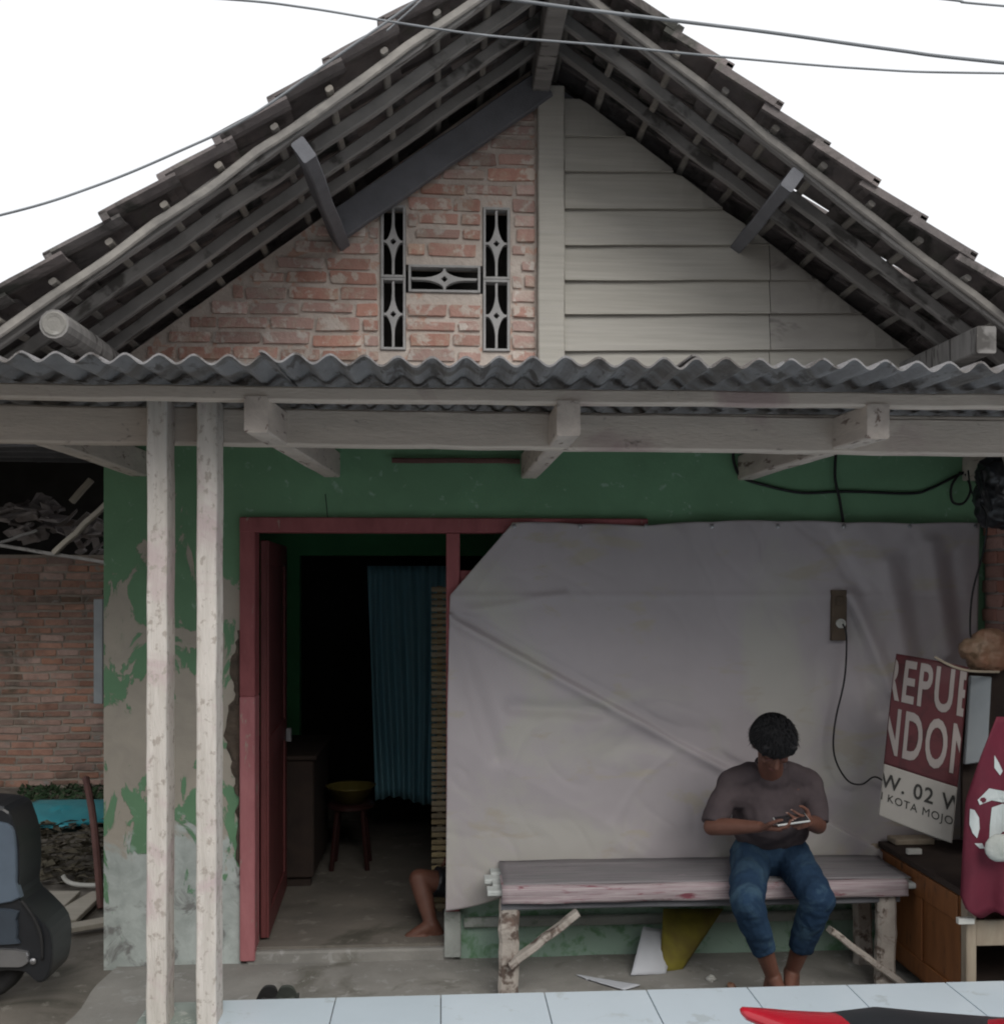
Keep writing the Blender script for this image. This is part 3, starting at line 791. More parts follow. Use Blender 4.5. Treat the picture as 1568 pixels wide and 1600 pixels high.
# ------------------------------------------------------------------ neighbour's brick wall and lean-to in the alley
NY = 9.7
nb = thing('brick_wall', 'old weathered brick wall at the end of the alley left of the house', 'wall', (-4.2, NY, 0))
nbm = mb().box(-6.5, -1.5, NY+.012, NY+.2, -.05, 2.18).build('mortar_bed', 'mortar_old', nb)
bo = brick_mesh('brick', 'brick_old', 5)
bricks(bo, nbm, -4.45, -3.0, 0, 2.14, NY, .072, .225, lambda a, b, c, d: [(a, b)], joint=.015)
st = mb()
z = 0; r = 0
while z < 2.14:
    x = -6.5 + (.11 if r % 2 else 0)
    while x < -1.6:
        if x + .21 < -4.47 or x > -2.99: st.box(x, x+.21, NY, NY+.03, z, z+.057)
        x += .225
    z += .072; r += 1
o = st.build('bricks', 'brick_old', nbm); o['kind'] = 'stuff'
sh = thing('lean_to', 'dark low lean-to roof over the alley left of the house', 'shed', (-3.6, 8, 2.7))
sm = mb(); k = 44; rows = []
for i in range(k+1):
    x = -6.6 + (4.75)*i/k
    rows.append([(x, y, 2.79 + (y-5.3)*.08 + .015*math.cos(i*1.6) + dz) for y, dz in ((7.0, .008), (11.2, .008), (11.2, 0), (7.0, 0))])
sm.rings(rows); sm.build('roof_sheet', 'roof_tile', sh)
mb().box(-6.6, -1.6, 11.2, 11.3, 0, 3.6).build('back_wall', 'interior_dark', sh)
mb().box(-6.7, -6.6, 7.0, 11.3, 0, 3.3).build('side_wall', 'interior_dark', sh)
for y in (7.2, 8.0, 8.8, 9.9): mb().beam((-6.5, y, 2.74 + (y-5.3)*.08), (-1.9, y, 2.74 + (y-5.3)*.08), .05, .06, 6, .01).build('purlin', 'dark_timber', sh)
for x in (-4.9, -4.3, -3.7, -3.1, -2.5): mb().beam((x, 7.02, 2.76 + 1.72*.08), (x, 11.1, 2.76 + 5.8*.08), .04, .03, 5, .006).build('rafter', 'rafter_wood', sh)
for a, b, y0, y1, w_, lb in (((-40, 846), (166, 879), 8.3, 8.3, .035, 'long thin pole slung low across the alley'), ((84, 864), (168, 786), 8.25, 8.2, .05, 'pale slanting stick rising right above the alley wall'),
                      ((112, 784), (143, 750), 8.9, 8.9, .06, 'short pale stick high in the dark of the alley'), ((-10, 852), (58, 829), 8.35, 8.35, .03, 'thin bent stick at the far left above the alley wall')):
    o = mb().beam(P(*a, y0), P(*b, y1), w_, w_*.8, 5, .006).build('pole', 'plank_pale' if w_ > .04 else 'rafter_wood'); tag(o, lb, 'pole')
random.seed(21)
rub = mb()
for k in range(90):
    px = random.uniform(-5, 164); py = 776 + (px > 90)*22 + abs(random.gauss(0, 1))*26 + 20*abs(px-70)/80
    if py > 862: continue
    c = P(px, py, random.uniform(9.1, 9.65)); rot = Matrix.Rotation(random.uniform(-.9, .5), 3, 'Y') @ Matrix.Rotation(random.uniform(-.9, .6), 3, 'X') @ Matrix.Rotation(random.uniform(0, 3), 3, 'Z')
    a, b, h = random.uniform(.03, .14), random.uniform(.03, .09), random.uniform(.006, .014)
    q = [Vector((sx*a*random.uniform(.5, 1.1), sy*b*random.uniform(.5, 1.1), sz*h)) for sz in (-1, 1) for sx, sy in ((-1, -1), (1, -1), (1, 1), (-1, 1))]
    rub.add([c + rot @ v for v in q], [(0,3,2,1),(4,5,6,7),(0,1,5,4),(1,2,6,5),(2,3,7,6),(3,0,4,7)])
tag(rub.build('roof_rubble', 'debris_pale'), 'broken pale roof rubble heaped on top of the alley wall', 'rubble', kind='stuff')
# things on the alley ground
t0 = [G(28, 1268), G(60, 1256), G(172, 1254), G(172, 1290), G(100, 1302), G(44, 1298)]
cx_, cy_ = sum(p.x for p in t0)/6, sum(p.y for p in t0)/6
bt = mb(); rows = []
for q in range(7):
    s = 1 - q/6.5; rows.append([Vector((cx_ + (p.x-cx_)*s, cy_ + (p.y-cy_)*s, .02 + .05*(1-s)**.5 + random.uniform(0, .02))) for p in [a.lerp(b, tt) for a, b in zip(t0, t0[1:]+t0[:1]) for tt in (0, .33, .66)]])
bt.rings(rows, cap=True); tag(bt.build('blue_sheet', 'tarp_blue', smooth=True), 'crumpled turquoise plastic sheet on the alley ground', 'plastic sheet')
lt = mb(); random.seed(5)
for k in range(420):
    g = G(random.uniform(20, 178), random.uniform(1296, 1392)); rot = Matrix.Rotation(random.uniform(0, 6.3), 3, 'Z') @ Matrix.Rotation(random.uniform(-.7, .7), 3, 'X')
    a, b = random.uniform(.02, .08), random.uniform(.01, .035); c = g + Vector((0, 0, random.uniform(.01, .09)))
    lt.add([c + rot @ Vector(v) for v in ((-a, 0, 0), (0, -b, .01), (a, 0, 0), (0, b, .012))], [(0, 1, 2, 3)])
tag(lt.build('litter', 'litter_dark'), 'dark leaf litter and scraps on the alley ground', kind='stuff')
ms = mb()
for k in range(900):
    g = G(random.uniform(30, 178), random.uniform(1214, 1268)); a = random.uniform(0, 6.3); h = random.uniform(.01, .045); s = .03
    ms.add([g + Vector((s*math.cos(a), s*math.sin(a), 0)), g - Vector((s*math.cos(a), s*math.sin(a), 0)), g + Vector((random.uniform(-.05, .05), random.uniform(-.05, .05), h))], [(0, 1, 2)])
tag(ms.build('weeds', 'moss'), 'low green weeds at the foot of the alley wall', kind='stuff')
def slab(pts, z, h):
    m = mb(); q = [G(a, b, z) for a, b in pts]; k = len(q)
    m.add([p + Vector((0, 0, 0)) for p in q] + [p - Vector((0, 0, h)) for p in q], [tuple(range(k)), tuple(reversed(range(k, 2*k)))] + [(i, i+k, (i+1) % k+k, (i+1) % k) for i in range(k)]); return m
for pts, lb in (([(34, 1392), (126, 1392), (96, 1420), (52, 1420)], 'pale wide plank lying flat behind the scooter, left of the others'),
                ([(98, 1418), (142, 1393), (166, 1391), (120, 1436), (64, 1446), (56, 1440)], 'pale split plank slanting towards the house corner'),
                ([(100, 1444), (166, 1432), (170, 1440), (110, 1450)], 'thin pale board nearest the house corner, low on the ground')):
    tag(slab(pts, .05, .03).build('plank', 'plank_pale', bevel=.004), lb, 'plank')
o = mb().tube([G(98, 1368, .12), G(106, 1378, .08), G(125, 1383, .06), G(170, 1384, .05)], .014, 8, 5).build('hose', 'plastic_white'); tag(o, 'short curved off-white hose end on the alley ground', 'hose')
o = mb().tube([P(134, 1216, 6.7), P(143, 1262, 6.5), P(150, 1320, 6.2), P(158, 1420, 6.0)], .022, 8, 3).build('stake', 'stick_brown'); tag(o, 'leaning reddish stake beside the left house corner', 'stake')
o = mb().box(X(146, 9.3), X(160, 9.3), 9.3, 9.36, Z(150, 1100, 9.3), Z(150, 936, 9.3)).build('shutter', 'panel_grey', bevel=.004); tag(o, 'narrow grey board standing against the alley brick wall', 'board')

# ------------------------------------------------------------------ brick side wall on the right
PY = 4.72
pier = thing('brick_wall', 'red brick side wall at the right end of the porch, unseen front stretch added to shade it', 'wall', (XR+.15, 4.5, 0))
x0 = X(1534, YW)
pmb = mb().box(x0+.012, x0+.22, 3.95, YW-.003, -.02, Z(1550, 820, PY)).build('mortar_bed', 'mortar_pale', pier)  # only the far end shows; the front stretch is added to block light
brm = brick_mesh('brick', 'brick_red', 4)
rows_z = []
k_ = 0; z = .02
while z < Z(1550, 826, PY):                 # the pier's flank towards the house
    for y in (4.60, 4.77, 4.94):
        y += .06*(k_ % 2) - .03; ln_ = min(.155, YW-.006-y)
        o = bpy.data.objects.new('brick', random.choice(brm)); col.objects.link(o); o.parent = pmb
        o.location = Vector((x0+.012, y+ln_/2, z+.03)) - WL[pmb.name]; o.scale = (.03, ln_, .060)
    z += .074; k_ += 1
st = mb(); z = .02; k_ = 0
while z < Z(1550, 826, PY):
    for q in range(4):
        y = 3.96 + q*.157 + .03*(k_ % 2)
        if y + .145 < 4.55: st.box(x0-.003, x0+.02, y, y+.145, z, z+.060)
    z += .074; k_ += 1
o = st.build('bricks', 'brick_red', pmb); o['kind'] = 'stuff'
mb().box(x0-.02, x0+.25, 3.94, YW-.004, Z(1550, 819, PY), Z(1550, 800, PY)).build('cap', 'mortar_pale', pier, bevel=.01)

# ------------------------------------------------------------------ bench with its mats
BZ = .52; BYF, BYB = 4.58, 4.97
bx0, bx1 = X(783, BYF), X(1418, BYF)
bench = thing('bench', 'weathered timber bench with whitewashed legs in front of the tarpaulin', 'bench', ((bx0+bx1)/2, (BYF+BYB)/2, 0))
for k in range(4):
    y0 = BYF + .012 + k*(BYB-BYF-.01)/4
    e = .055 if k in (0, 2) else .02
    mb().beam((bx0 - e - random.uniform(0, .02), y0+.044, BZ-.028), (bx1 + e + random.uniform(0, .03), y0+.044, BZ-.028), .086, .026, 10, .002).build('seat_plank', 'bench_plank', bench)
mb().beam((bx0+.0, BYF+.03, BZ-.075), (bx1-.03, BYF+.03, BZ-.075), .03, .06, 8, .002).build('apron', 'dark_timber', bench)
for px_a, px_b, yy in ((778, 811, BYF+.01), (1368, 1404, BYF+.01)):
    x = X((px_a+px_b)/2, yy)
    mb().beam((x, yy+.03, 0), (x+.004, yy+.03, BZ-.045), .092, .055, 9, .004, up=(0, 1, 0), ch=.014).build('leg', 'bench_wood', bench)
    mb().beam((x+.02, BYB-.05, 0), (x+.02, BYB-.05, BZ-.045), .085, .055, 9, .004, up=(0, 1, 0), ch=.012).build('leg', 'bench_wood', bench)
for a, b in (((796, 1508), (903, 1426)), ((1412, 1540), (1296, 1452))):
    mb().beam(P(*a, BYF-.006), P(*b, BYF+.002), .03, .062, 8, .003, up=(0, 1, 0)).build('brace', 'bench_wood', bench)
def draped(name, x0, x1, material, label, yb, yf, drop, nseg=60, z0=.0):
    m = mb(); rows = []
    for i in range(nseg+1):
        x = x0 + (x1-x0)*i/nseg; wv = lambda s: .003*noise.noise(Vector((x*5, s, 2)))
        sec = []
        for t in range(9): 
            y = yb + (yf-.012-yb)*t/8; sec.append((x, y, BZ + z0 + .004 + .004*noise.noise(Vector((x*3, y*9, 1))) ))
        for t in range(1, 5):
            a = math.pi/2*t/4; sec.append((x, yf-.012 - .02*math.sin(a), BZ + z0 - .014 + .018*math.cos(a) + wv(t)))
        for t in range(1, 5):
            sec.append((x, yf - .032 - .004*math.sin(t + x*7), BZ + z0 - .014 - drop*t/4*(1 + .25*noise.noise(Vector((x*3.5, 4, 4)))) ))
        rows.append(sec)
    m.rings(rows, cap=False, closed=False); o = m.build(name, material, smooth=True)
    sd = o.modifiers.new('thickness', 'SOLIDIFY'); sd.thickness = .004; sd.offset = 1
    return tag(o, label, 'mat')
draped('pink_mat', bx0+.002, bx1-.005, 'mat_pink', 'pink striped plastic mat folded over the front of the bench', BYB-.20, BYF+.018, .052)
ms2 = mb(); rows = []
for i in range(50):
    x = bx0+.012 + (X(1385, 4.9)-bx0-.03)*i/49
    rows.append([(x, BYF+.02 + (BYB-.01-BYF-.02)*t/10, BZ+.0115 + .004*noise.noise(Vector((x*4, t, 8))) + (.012 if t == 10 else 0)) for t in range(11)])
ms2.rings(rows, cap=False, closed=False); o = ms2.build('grey_mat', 'mat_grey', smooth=True)
sd = o.modifiers.new('thickness', 'SOLIDIFY'); sd.thickness = .003; sd.offset = 1
tag(o, 'grey woven mat laid along the bench seat', 'mat')

# paper and sack under the bench
def leaning(name, quad, material, label, cat, bulge=.02):
    m = mb(); n_ = 10; rows = []
    for j in range(n_+1):
        t = j/n_; a = quad[0].lerp(quad[3], t); b = quad[1].lerp(quad[2], t)
        rows.append([a.lerp(b, i/n_) + Vector((0, -bulge*math.sin(math.pi*i/n_)*math.sin(math.pi*t) + .006*noise.noise(Vector((i*.4, t*4, 3))), 0)) for i in range(n_+1)])
    m.rings(rows, cap=False, closed=False); o = m.build(name, material, smooth=True)
    sd = o.modifiers.new('thickness', 'SOLIDIFY'); sd.thickness = .004
    return tag(o, label, cat)
leaning('paper_sheet', [P(1005, 1448, 5.0), P(1058, 1456, 5.02), P(1040, 1522, 4.84), P(985, 1524, 4.80)], 'paper_white', 'white sheet leaning on the green wall under the bench', 'sheet')
leaning('sack', [P(1036, 1420, 5.02), P(1130, 1420, 5.03), P(1062, 1522, 4.88), P(1030, 1520, 4.86)], 'sack_yellow', 'mustard yellow sack leaning on the wall under the bench', 'sack', .04)
leaning('cardboard', [G(900, 1524, .02), G(1000, 1540, .02), G(975, 1548, .02), G(915, 1530, .02)], 'paper_white', 'thin grey scrap lying on the floor beneath the bench', 'scrap', .0)
random.seed(12)
for px, py, mt_, lb in ((1111, 1530, 'plastic_white', 'small white crumpled scrap on the floor under the bench'), (1143, 1541, 'bag_brown', 'small pinkish scrap on the floor beside the bare feet')):
    m = mb().ell(G(px, py, .02), (.022, .02, .016), n=8, m=6)
    for v in m.v: v += Vector((random.uniform(-.006, .006), random.uniform(-.006, .006), random.uniform(-.005, .005)))
    tag(m.build('scrap', mt_), lb, 'scrap')

# ------------------------------------------------------------------ people
def hand(m, wrist, dirv, palm_n, size=1.0, curl=(.5, .5, .55, .6), thumb_side=1, spread=.12, nails=None):
    """palm with five separate jointed fingers; dirv towards the fingertips, palm_n out of the palm"""
    d = Vector(dirv).normalized(); n = Vector(palm_n); n = (n - d*n.dot(d)).normalized(); s = d.cross(n).normalized()*thumb_side
    w = Vector(wrist)
    k = size
    for t in (-.028, -.010, .010, .026):
        m.capsule(w + d*.015*k + s*t*.6*k, w + d*.088*k + s*t*k, .0165*k, .0125*k, 10)
    ln = (.075, .084, .077, .060); off = (.030, .010, -.010, -.029)
    tips = []
    for i in range(4):
        p = w + d*(.090 - .006*abs(i-1.2))*k + s*off[i]*k; a = 0; sp = spread*(1.2-i)*.6
        dd_ = (d + s*sp).normalized(); prev = p; q = p
        for j, fr_ in enumerate((.45, .30, .25)):
            a += curl[i]*(.8 if j == 0 else 1.05)
            v = dd_*math.cos(a) + n*math.sin(a); q = prev + v*ln[i]*fr_*k
            m.capsule(prev, q, (.0088 - .0008*j)*k, (.0082 - .0008*j)*k, 8); prev = q
        tips.append((q, v, -(n*math.cos(a) - dd_*math.sin(a))))
    b = w + d*.025*k + s*.026*k
    t1 = b + (d*.55 + s*.62 + n*.35).normalized()*.042*k; t2 = t1 + (d*.85 + s*.25 + n*.45).normalized()*.032*k; t3 = t2 + (d*.95 + n*.3).normalized()*.024*k
    m.capsule(b, t1, .0135*k, .0105*k, 8); m.capsule(t1, t2, .010*k, .009*k, 8); m.capsule(t2, t3, .009*k, .0075*k, 8)
    if nails is not None:
        for q, v, up_ in tips: nails.ell(q + up_*.0066*k + v*.001, (.0055, .0055, .0025), None, 8, 6)
    return tips
def foot(m, ankle, heading, size=1.0, pitch=0.0, side=1):
    h = Vector(heading).normalized(); z = Vector((0, 0, 1)); s = h.cross(z).normalized()
    if pitch:
        rot = Matrix.Rotation(pitch, 3, s); h = rot @ h; z = rot @ z
    a = Vector(ankle); k = size
    heel = a - h*.035*k - z*.055*k
    m.capsule(a, heel, .036*k, .031*k, 12)
    m.capsule(heel, heel + h*.10*k, .031*k, .031*k, 12)
    m.capsule(a + z*.0, a + h*.10*k - z*.045*k, .034*k, .022*k, 12)
    for t, l in ((-.026, .135), (-.008, .145), (.012, .14), (.030, .13)):
        m.capsule(heel + h*.07*k + s*t*.8*k, heel + h*l*k + s*t*1.05*k - z*.006*k, .024*k, .016*k, 10)
    for i, (t, l, r) in enumerate(((-.034, .185, .0125), (-.014, .188, .0088), (.004, .182, .0085), (.020, .173, .0082), (.034, .160, .0080))):
        t *= side
        m.capsule(heel + h*.135*k + s*t*k - z*.010*k, heel + h*l*k + s*t*1.08*k - z*.016*k, r*k*1.08, r*k, 8)

# --- man on the bench looking at his phone
bxm = X(1203, 4.7)
man = thing('person', 'person in grey T-shirt and blue jeans sitting barefoot on the bench over a phone', 'person', (bxm, 4.72, BZ))
hip = Vector((bxm+.015, 4.76, .62))
shL, shR = P(1138, 1222, 4.66), P(1268, 1222, 4.66)       # picture-left and picture-right shoulders
elL, elR = P(1112, 1292, 4.56), P(1277, 1290, 4.57)
wrL, wrR = P(1186, 1292, 4.37), P(1262, 1284, 4.40)
knL, knR = P(1166, 1408, 4.33), P(1278, 1404, 4.33)
anL, anR = P(1208, 1528, 4.44), P(1236, 1520, 4.50)
anL.z = max(anL.z, .10); anR.z = max(anR.z, .10)
neck = Vector(((shL.x+shR.x)/2 - .003, 4.64, 1.06)); headc = P(1206, 1164, 4.50)
tilt = Matrix.Rotation(R(46), 3, 'X')          # head bowed forward
def hp(x, y, z): return headc + tilt @ Vector((x, y, z))
b = mb(); nails = mb()
b.capsule(hip, hip + Vector((0, .0, .16)), .115, .10, 16); b.capsule(hip + Vector((0, .01, .15)), neck - Vector((0, -.03, .16)), .098, .085, 16)
b.capsule(shL + Vector((.05, 0, -.03)), shR + Vector((-.05, 0, -.03)), .056, .056, 14); b.capsule(neck - Vector((0, 0, .06)), headc + Vector((0, .03, -.06)), .062, .055, 14)
# skull, jaw, face
b.ell(hp(0, .012, .03), (.073, .092, .095), tilt, 20, 14); b.ell(hp(0, -.02, -.035), (.060, .072, .075), tilt, 18, 12); b.ell(hp(0, -.045, -.088), (.034, .034, .026), tilt, 14, 10)
b.capsule(hp(0, -.086, .012), hp(0, -.106, -.028), .009, .0145, 10); b.ell(hp(-.012, -.096, -.032), (.009, .010, .008), tilt, 8, 6); b.ell(hp(.012, -.096, -.032), (.009, .010, .008), tilt, 8, 6)
b.capsule(hp(-.045, -.070, .022), hp(.045, -.070, .022), .014, .014, 10); b.ell(hp(0, -.084, -.060), (.022, .012, .010), tilt, 12, 8)
for s in (-1, 1):
    b.ell(hp(s*.045, -.062, -.022), (.02, .02, .02), tilt, 10, 8); b.ell(hp(s*.076, .012, -.008), (.010, .020, .031), tilt, 10, 8)
for sh_, el_, wr_ in ((shL, elL, wrL), (shR, elR, wrR)):
    b.capsule(sh_, el_, .046, .040, 14); b.capsule(el_, el_.lerp(wr_, .4), .040, .039, 14); b.capsule(el_.lerp(wr_, .4), wr_, .039, .025, 14)
phc = P(1236, 1281, 4.325)
dL = (phc + Vector((-.015, .0, -.03)) - wrL).normalized(); dR = (phc + Vector((.03, .02, .0)) - wrR).normalized()
hand(b, wrL, dL + Vector((.0, -.05, -.12)), Vector((.1, .25, .95)), .98, (.42, .46, .42, .38), 1, .16, nails)
hand(b, wrR, Vector((-.55, -.62, .12)), Vector((-.65, .55, .45)), .95, (.55, .6, .6, .62), -1, .1, nails)
for s, kn, an in ((-1, knL, anL), (1, knR, anR)):
    hj = hip + Vector((s*.095, -.01, -.015)); b.capsule(hj, kn, .082, .058, 14); b.capsule(kn, kn.lerp(an, .35), .056, .052, 14); b.capsule(kn.lerp(an, .35), an, .052, .032, 14)
foot(b, anL, (.10, -1, 0), 1.05, 0, 1); foot(b, anR, (-.45, -.9, 0), 1.05, 0, -1)
blob('body', b, 'skin', man, .0045, 5)
nails.build('fingernails', 'nail', man, smooth=True)
# face details
for s in (-1, 1):
    mb().ell(hp(s*.031, -.079, .003), (.015, .007, .007), tilt, 12, 8).build('eyelid', 'lip', man, smooth=True)
    mb().capsule(hp(s*.015, -.090, .026), hp(s*.050, -.078, .028), .004, .003, 8).build('eyebrow', 'hair', man, smooth=True)
mb().ell(hp(0, -.090, -.062), (.023, .009, .007), tilt, 12, 8).build('mouth', 'lip', man, smooth=True)
# hair
h = mb(); h.ell(hp(0, .016, .046), (.102, .112, .088), tilt, 20, 14); h.ell(hp(0, .05, .0), (.096, .085, .085), tilt, 18, 12); h.ell(hp(0, -.03, .055), (.090, .065, .050), tilt, 18, 12)
for q in range(0):
    a = random.uniform(0, 6.283); e = random.uniform(-.1, 1.5)
    v = Vector((.094*math.cos(e)*math.cos(a), .108*math.cos(e)*math.sin(a) , .094*math.sin(e)))
    if v.y < -.07 and v.z < .0: continue
    h.capsule(hp(v.x, v.y+.022, v.z+.05), hp(v.x*1.06, v.y*1.06+.018, v.z*1.08+.044), .016, .010, 8)
for q in range(13):
    x = -.066 + .132*q/12
    h.capsule(hp(x, -.070, .075), hp(x*1.02 + random.uniform(-.004, .004), -.086 + .6*x*x*4, .036 + random.uniform(-.008, .008)), .016, .007, 8)
for s in (-1, 1): h.capsule(hp(s*.078, .0, .05), hp(s*.079, -.012, .0), .014, .007, 8)
blob('hair', h, 'hair', man, .0045, 4, fold=.0035, fscale=55)
# short loose locks over the crown
hs = mb(); rh = random.Random(4)
for q in range(1500):
    a = rh.uniform(0, 6.283); e = math.asin(rh.uniform(-.25, 1)); u_ = Vector((math.cos(e)*math.cos(a), math.cos(e)*math.sin(a), math.sin(e)))
    if u_.y < -.45 and u_.z < .12: continue
    p_ = Vector((.101*u_.x, .110*u_.y + .016, .094*u_.z + .05)); dl = (u_*.28 + Vector((rh.uniform(-.3, .3), -.30 + rh.uniform(-.25, .25), -.60 + rh.uniform(-.2, .2)))).normalized()*rh.uniform(.020, .038)
    s_ = dl.cross(u_).normalized()*.0028; n_ = u_*.002
    hs.add([hp(*(p_ + s_)), hp(*(p_ - s_)), hp(*(p_ + n_)), hp(*(p_ + dl))], [(0, 1, 3), (1, 2, 3), (2, 0, 3)])
hs.build('hair_locks', 'hair', man)
# T-shirt
t = mb()
mid = (shL + shR)/2
t.ell(mid + Vector((0, .012, -.13)), (.158, .130, .18), None, 20, 14); t.ell(hip + Vector((0, -.01, .20)), (.185, .140, .18), None, 20, 14); t.ell(hip + Vector((0, -.015, .12)), (.188, .150, .12), None, 20, 12)
t.capsule(mid + Vector((-.10, .0, -.005)), mid + Vector((.10, .0, -.005)), .062, .062, 14); t.capsule(neck - Vector((0, 0, .06)), neck + Vector((0, -.008, .0)), .085, .070, 16)
for sh_, el_ in ((shL, elL), (shR, elR)):
    t.capsule(sh_.lerp(neck, .55), sh_, .060, .055, 14); t.capsule(sh_.lerp(mid, .25) - Vector((0, 0, .06)), sh_.lerp(el_, .3), .075, .056, 14)
    t.capsule(sh_, sh_.lerp(el_, .5), .055, .056, 14); t.capsule(sh_.lerp(el_, .4), sh_.lerp(el_, .95), .056, .055, 14, flat=True)
blob('t_shirt', t, 'shirt', man, .006, 9, fold=.010, fscale=10)
mb().tube([neck + Vector((.073*math.cos(a), -.012 + .070*math.sin(a), .012 + .018*math.sin(a))) for a in [2*math.pi*k/20 for k in range(21)]], .007, 6, 0).build('collar', 'shirt', man, smooth=True)
# jeans
j = mb(); j.capsule(hip + Vector((-.06, 0, -.02)), hip + Vector((.06, 0, -.02)), .125, .125, 16); j.capsule(hip + Vector((0, -.01, 0)), hip + Vector((0, -.005, .04)), .135, .13, 16)
for s, kn, an in ((-1, knL, anL), (1, knR, anR)):
    hj = hip + Vector((s*.092, -.01, -.01)); j.capsule(hj, kn, .100, .073, 16)
    cuff = .62 if s < 0 else .66
    j.capsule(kn, kn.lerp(an, .35), .073, .066, 14); j.capsule(kn.lerp(an, .33), kn.lerp(an, cuff), .066, .056, 14, flat=True)
blob('jeans', j, 'jeans', man, .006, 4, fold=.007, fscale=15)
# phone held between the hands
ph = mb(); e1 = Vector((.96, -.05, .13)).normalized(); e2 = Vector((.05, -.95, -.22)); e2 = (e2 - e1*e2.dot(e1)).normalized(); e3 = e1.cross(e2)
def pbox(m, a, b_, c, off=0): 
    q = [phc + e1*sx*a + e2*sy*b_ + e3*(sz*c+off) for sz in (-1, 1) for sx, sy in ((-1, -1), (1, -1), (1, 1), (-1, 1))]
    return m.add(q, [(0,3,2,1),(4,5,6,7),(0,1,5,4),(1,2,6,5),(2,3,7,6),(3,0,4,7)])
phone = thing('phone', 'dark phone held sideways in the hands of the person on the bench', 'phone', phc)
pbox(mb(), .072, .036, .0042).build('case', 'phone_case', phone, bevel=.002); pbox(mb(), .068, .033, .0006, .0052).build('screen', 'phone_body', phone); pbox(mb(), .068, .033, .0006, -.0052).build('back', 'phone_body', phone)

# --- second person, seated on the floor just inside the doorway; only a shin and bare foot show
sp = thing('person', 'person sitting inside the doorway, only a bare foot and shin in view', 'person', (.42, 5.62, .085))
b = mb(); hp2 = Vector((.42, 5.62, .20)); kn1 = P(655, 1374, 5.36); an1 = P(674, 1446, 5.26)
b.capsule(hp2, hp2 + Vector((.05, 0, .38)), .13, .14, 16); b.capsule(hp2 + Vector((.03, -.14, .44)), hp2 + Vector((.03, .14, .44)), .07, .07, 12)
nk = hp2 + Vector((.02, 0, .52)); b.capsule(nk, nk + Vector((-.02, 0, .1)), .055, .05, 12); hd = nk + Vector((-.04, 0, .18)); b.ell(hd, (.092, .075, .11), None, 18, 12); b.capsule(hd + Vector((-.09, 0, .01)), hd + Vector((-.105, 0, -.02)), .01, .014, 8)
b.ell(hd + Vector((-.05, 0, -.07)), (.05, .05, .05), None, 14, 10)
for s in (-1, 1): b.ell(hd + Vector((0, s*.075, -.01)), (.02, .01, .03), None, 10, 8)
b.capsule(hp2 + Vector((-.02, -.09, 0)), kn1, .078, .056, 14); b.capsule(kn1, kn1.lerp(an1, .4), .055, .050, 14); b.capsule(kn1.lerp(an1, .4), an1, .050, .034, 14)
kn2 = Vector((.16, 5.98, .44)); an2 = Vector((.10, 5.75, .16))
b.capsule(hp2 + Vector((-.02, .09, 0)), kn2, .078, .056, 14); b.capsule(kn2, an2, .054, .034, 14)
foot(b, an1, (-1, -.18, 0), 1.18, 0, 1); foot(b, an2, (-1, 0, 0), 1.0, 0, -1)
el = Vector((.20, 5.36, .62)); wr = Vector((.09, 5.46, .46))
b.capsule(hp2 + Vector((.03, -.16, .43)), el, .048, .038, 12); b.capsule(el, wr, .038, .026, 12); hand(b, wr, (-.6, .1, -.5), (.3, 0, -1), .95, (.4, .4, .45, .5), 1)
el2 = Vector((.30, 5.86, .45)); wr2 = Vector((.16, 5.92, .52)); b.capsule(hp2 + Vector((.03, .16, .43)), el2, .048, .038, 12); b.capsule(el2, wr2, .038, .026, 12); hand(b, wr2, (-.8, .1, -.1), (0, 0, -1), .95, (.4, .4, .45, .5), -1)
blob('body', b, 'skin', sp, .006, 5)
t = mb(); t.capsule(hp2, hp2 + Vector((.05, 0, .36)), .15, .16, 16); t.capsule(hp2 + Vector((.03, -.14, .42)), hp2 + Vector((.03, .14, .42)), .088, .088, 12); t.capsule(hp2 + Vector((.03, -.16, .42)), hp2.lerp(el, .6) + Vector((0, -.03, .1)), .066, .06, 12); t.capsule(hp2 + Vector((.03, .16, .43)), el2.lerp(hp2, .3), .066, .06, 12)
blob('t_shirt', t, 'shirt', sp, .008, 4, fold=.005)
t = mb(); t.capsule(hp2 + Vector((0, -.06, -.01)), hp2 + Vector((0, .06, -.01)), .13, .13, 16); t.capsule(hp2 + Vector((-.02, -.09, 0)), hp2.lerp(kn1, .85), .095, .08, 14, flat=True); t.capsule(hp2 + Vector((-.02, .09, 0)), hp2.lerp(kn2, .85), .095, .08, 14, flat=True)
blob('shorts', t, 'moto_black', sp, .008, 4, fold=.005)
t = mb(); t.ell(hd + Vector((.02, 0, .03)), (.10, .085, .10), None, 18, 12); blob('hair', t, 'hair', sp, .008, 2, fold=.004, fscale=60)

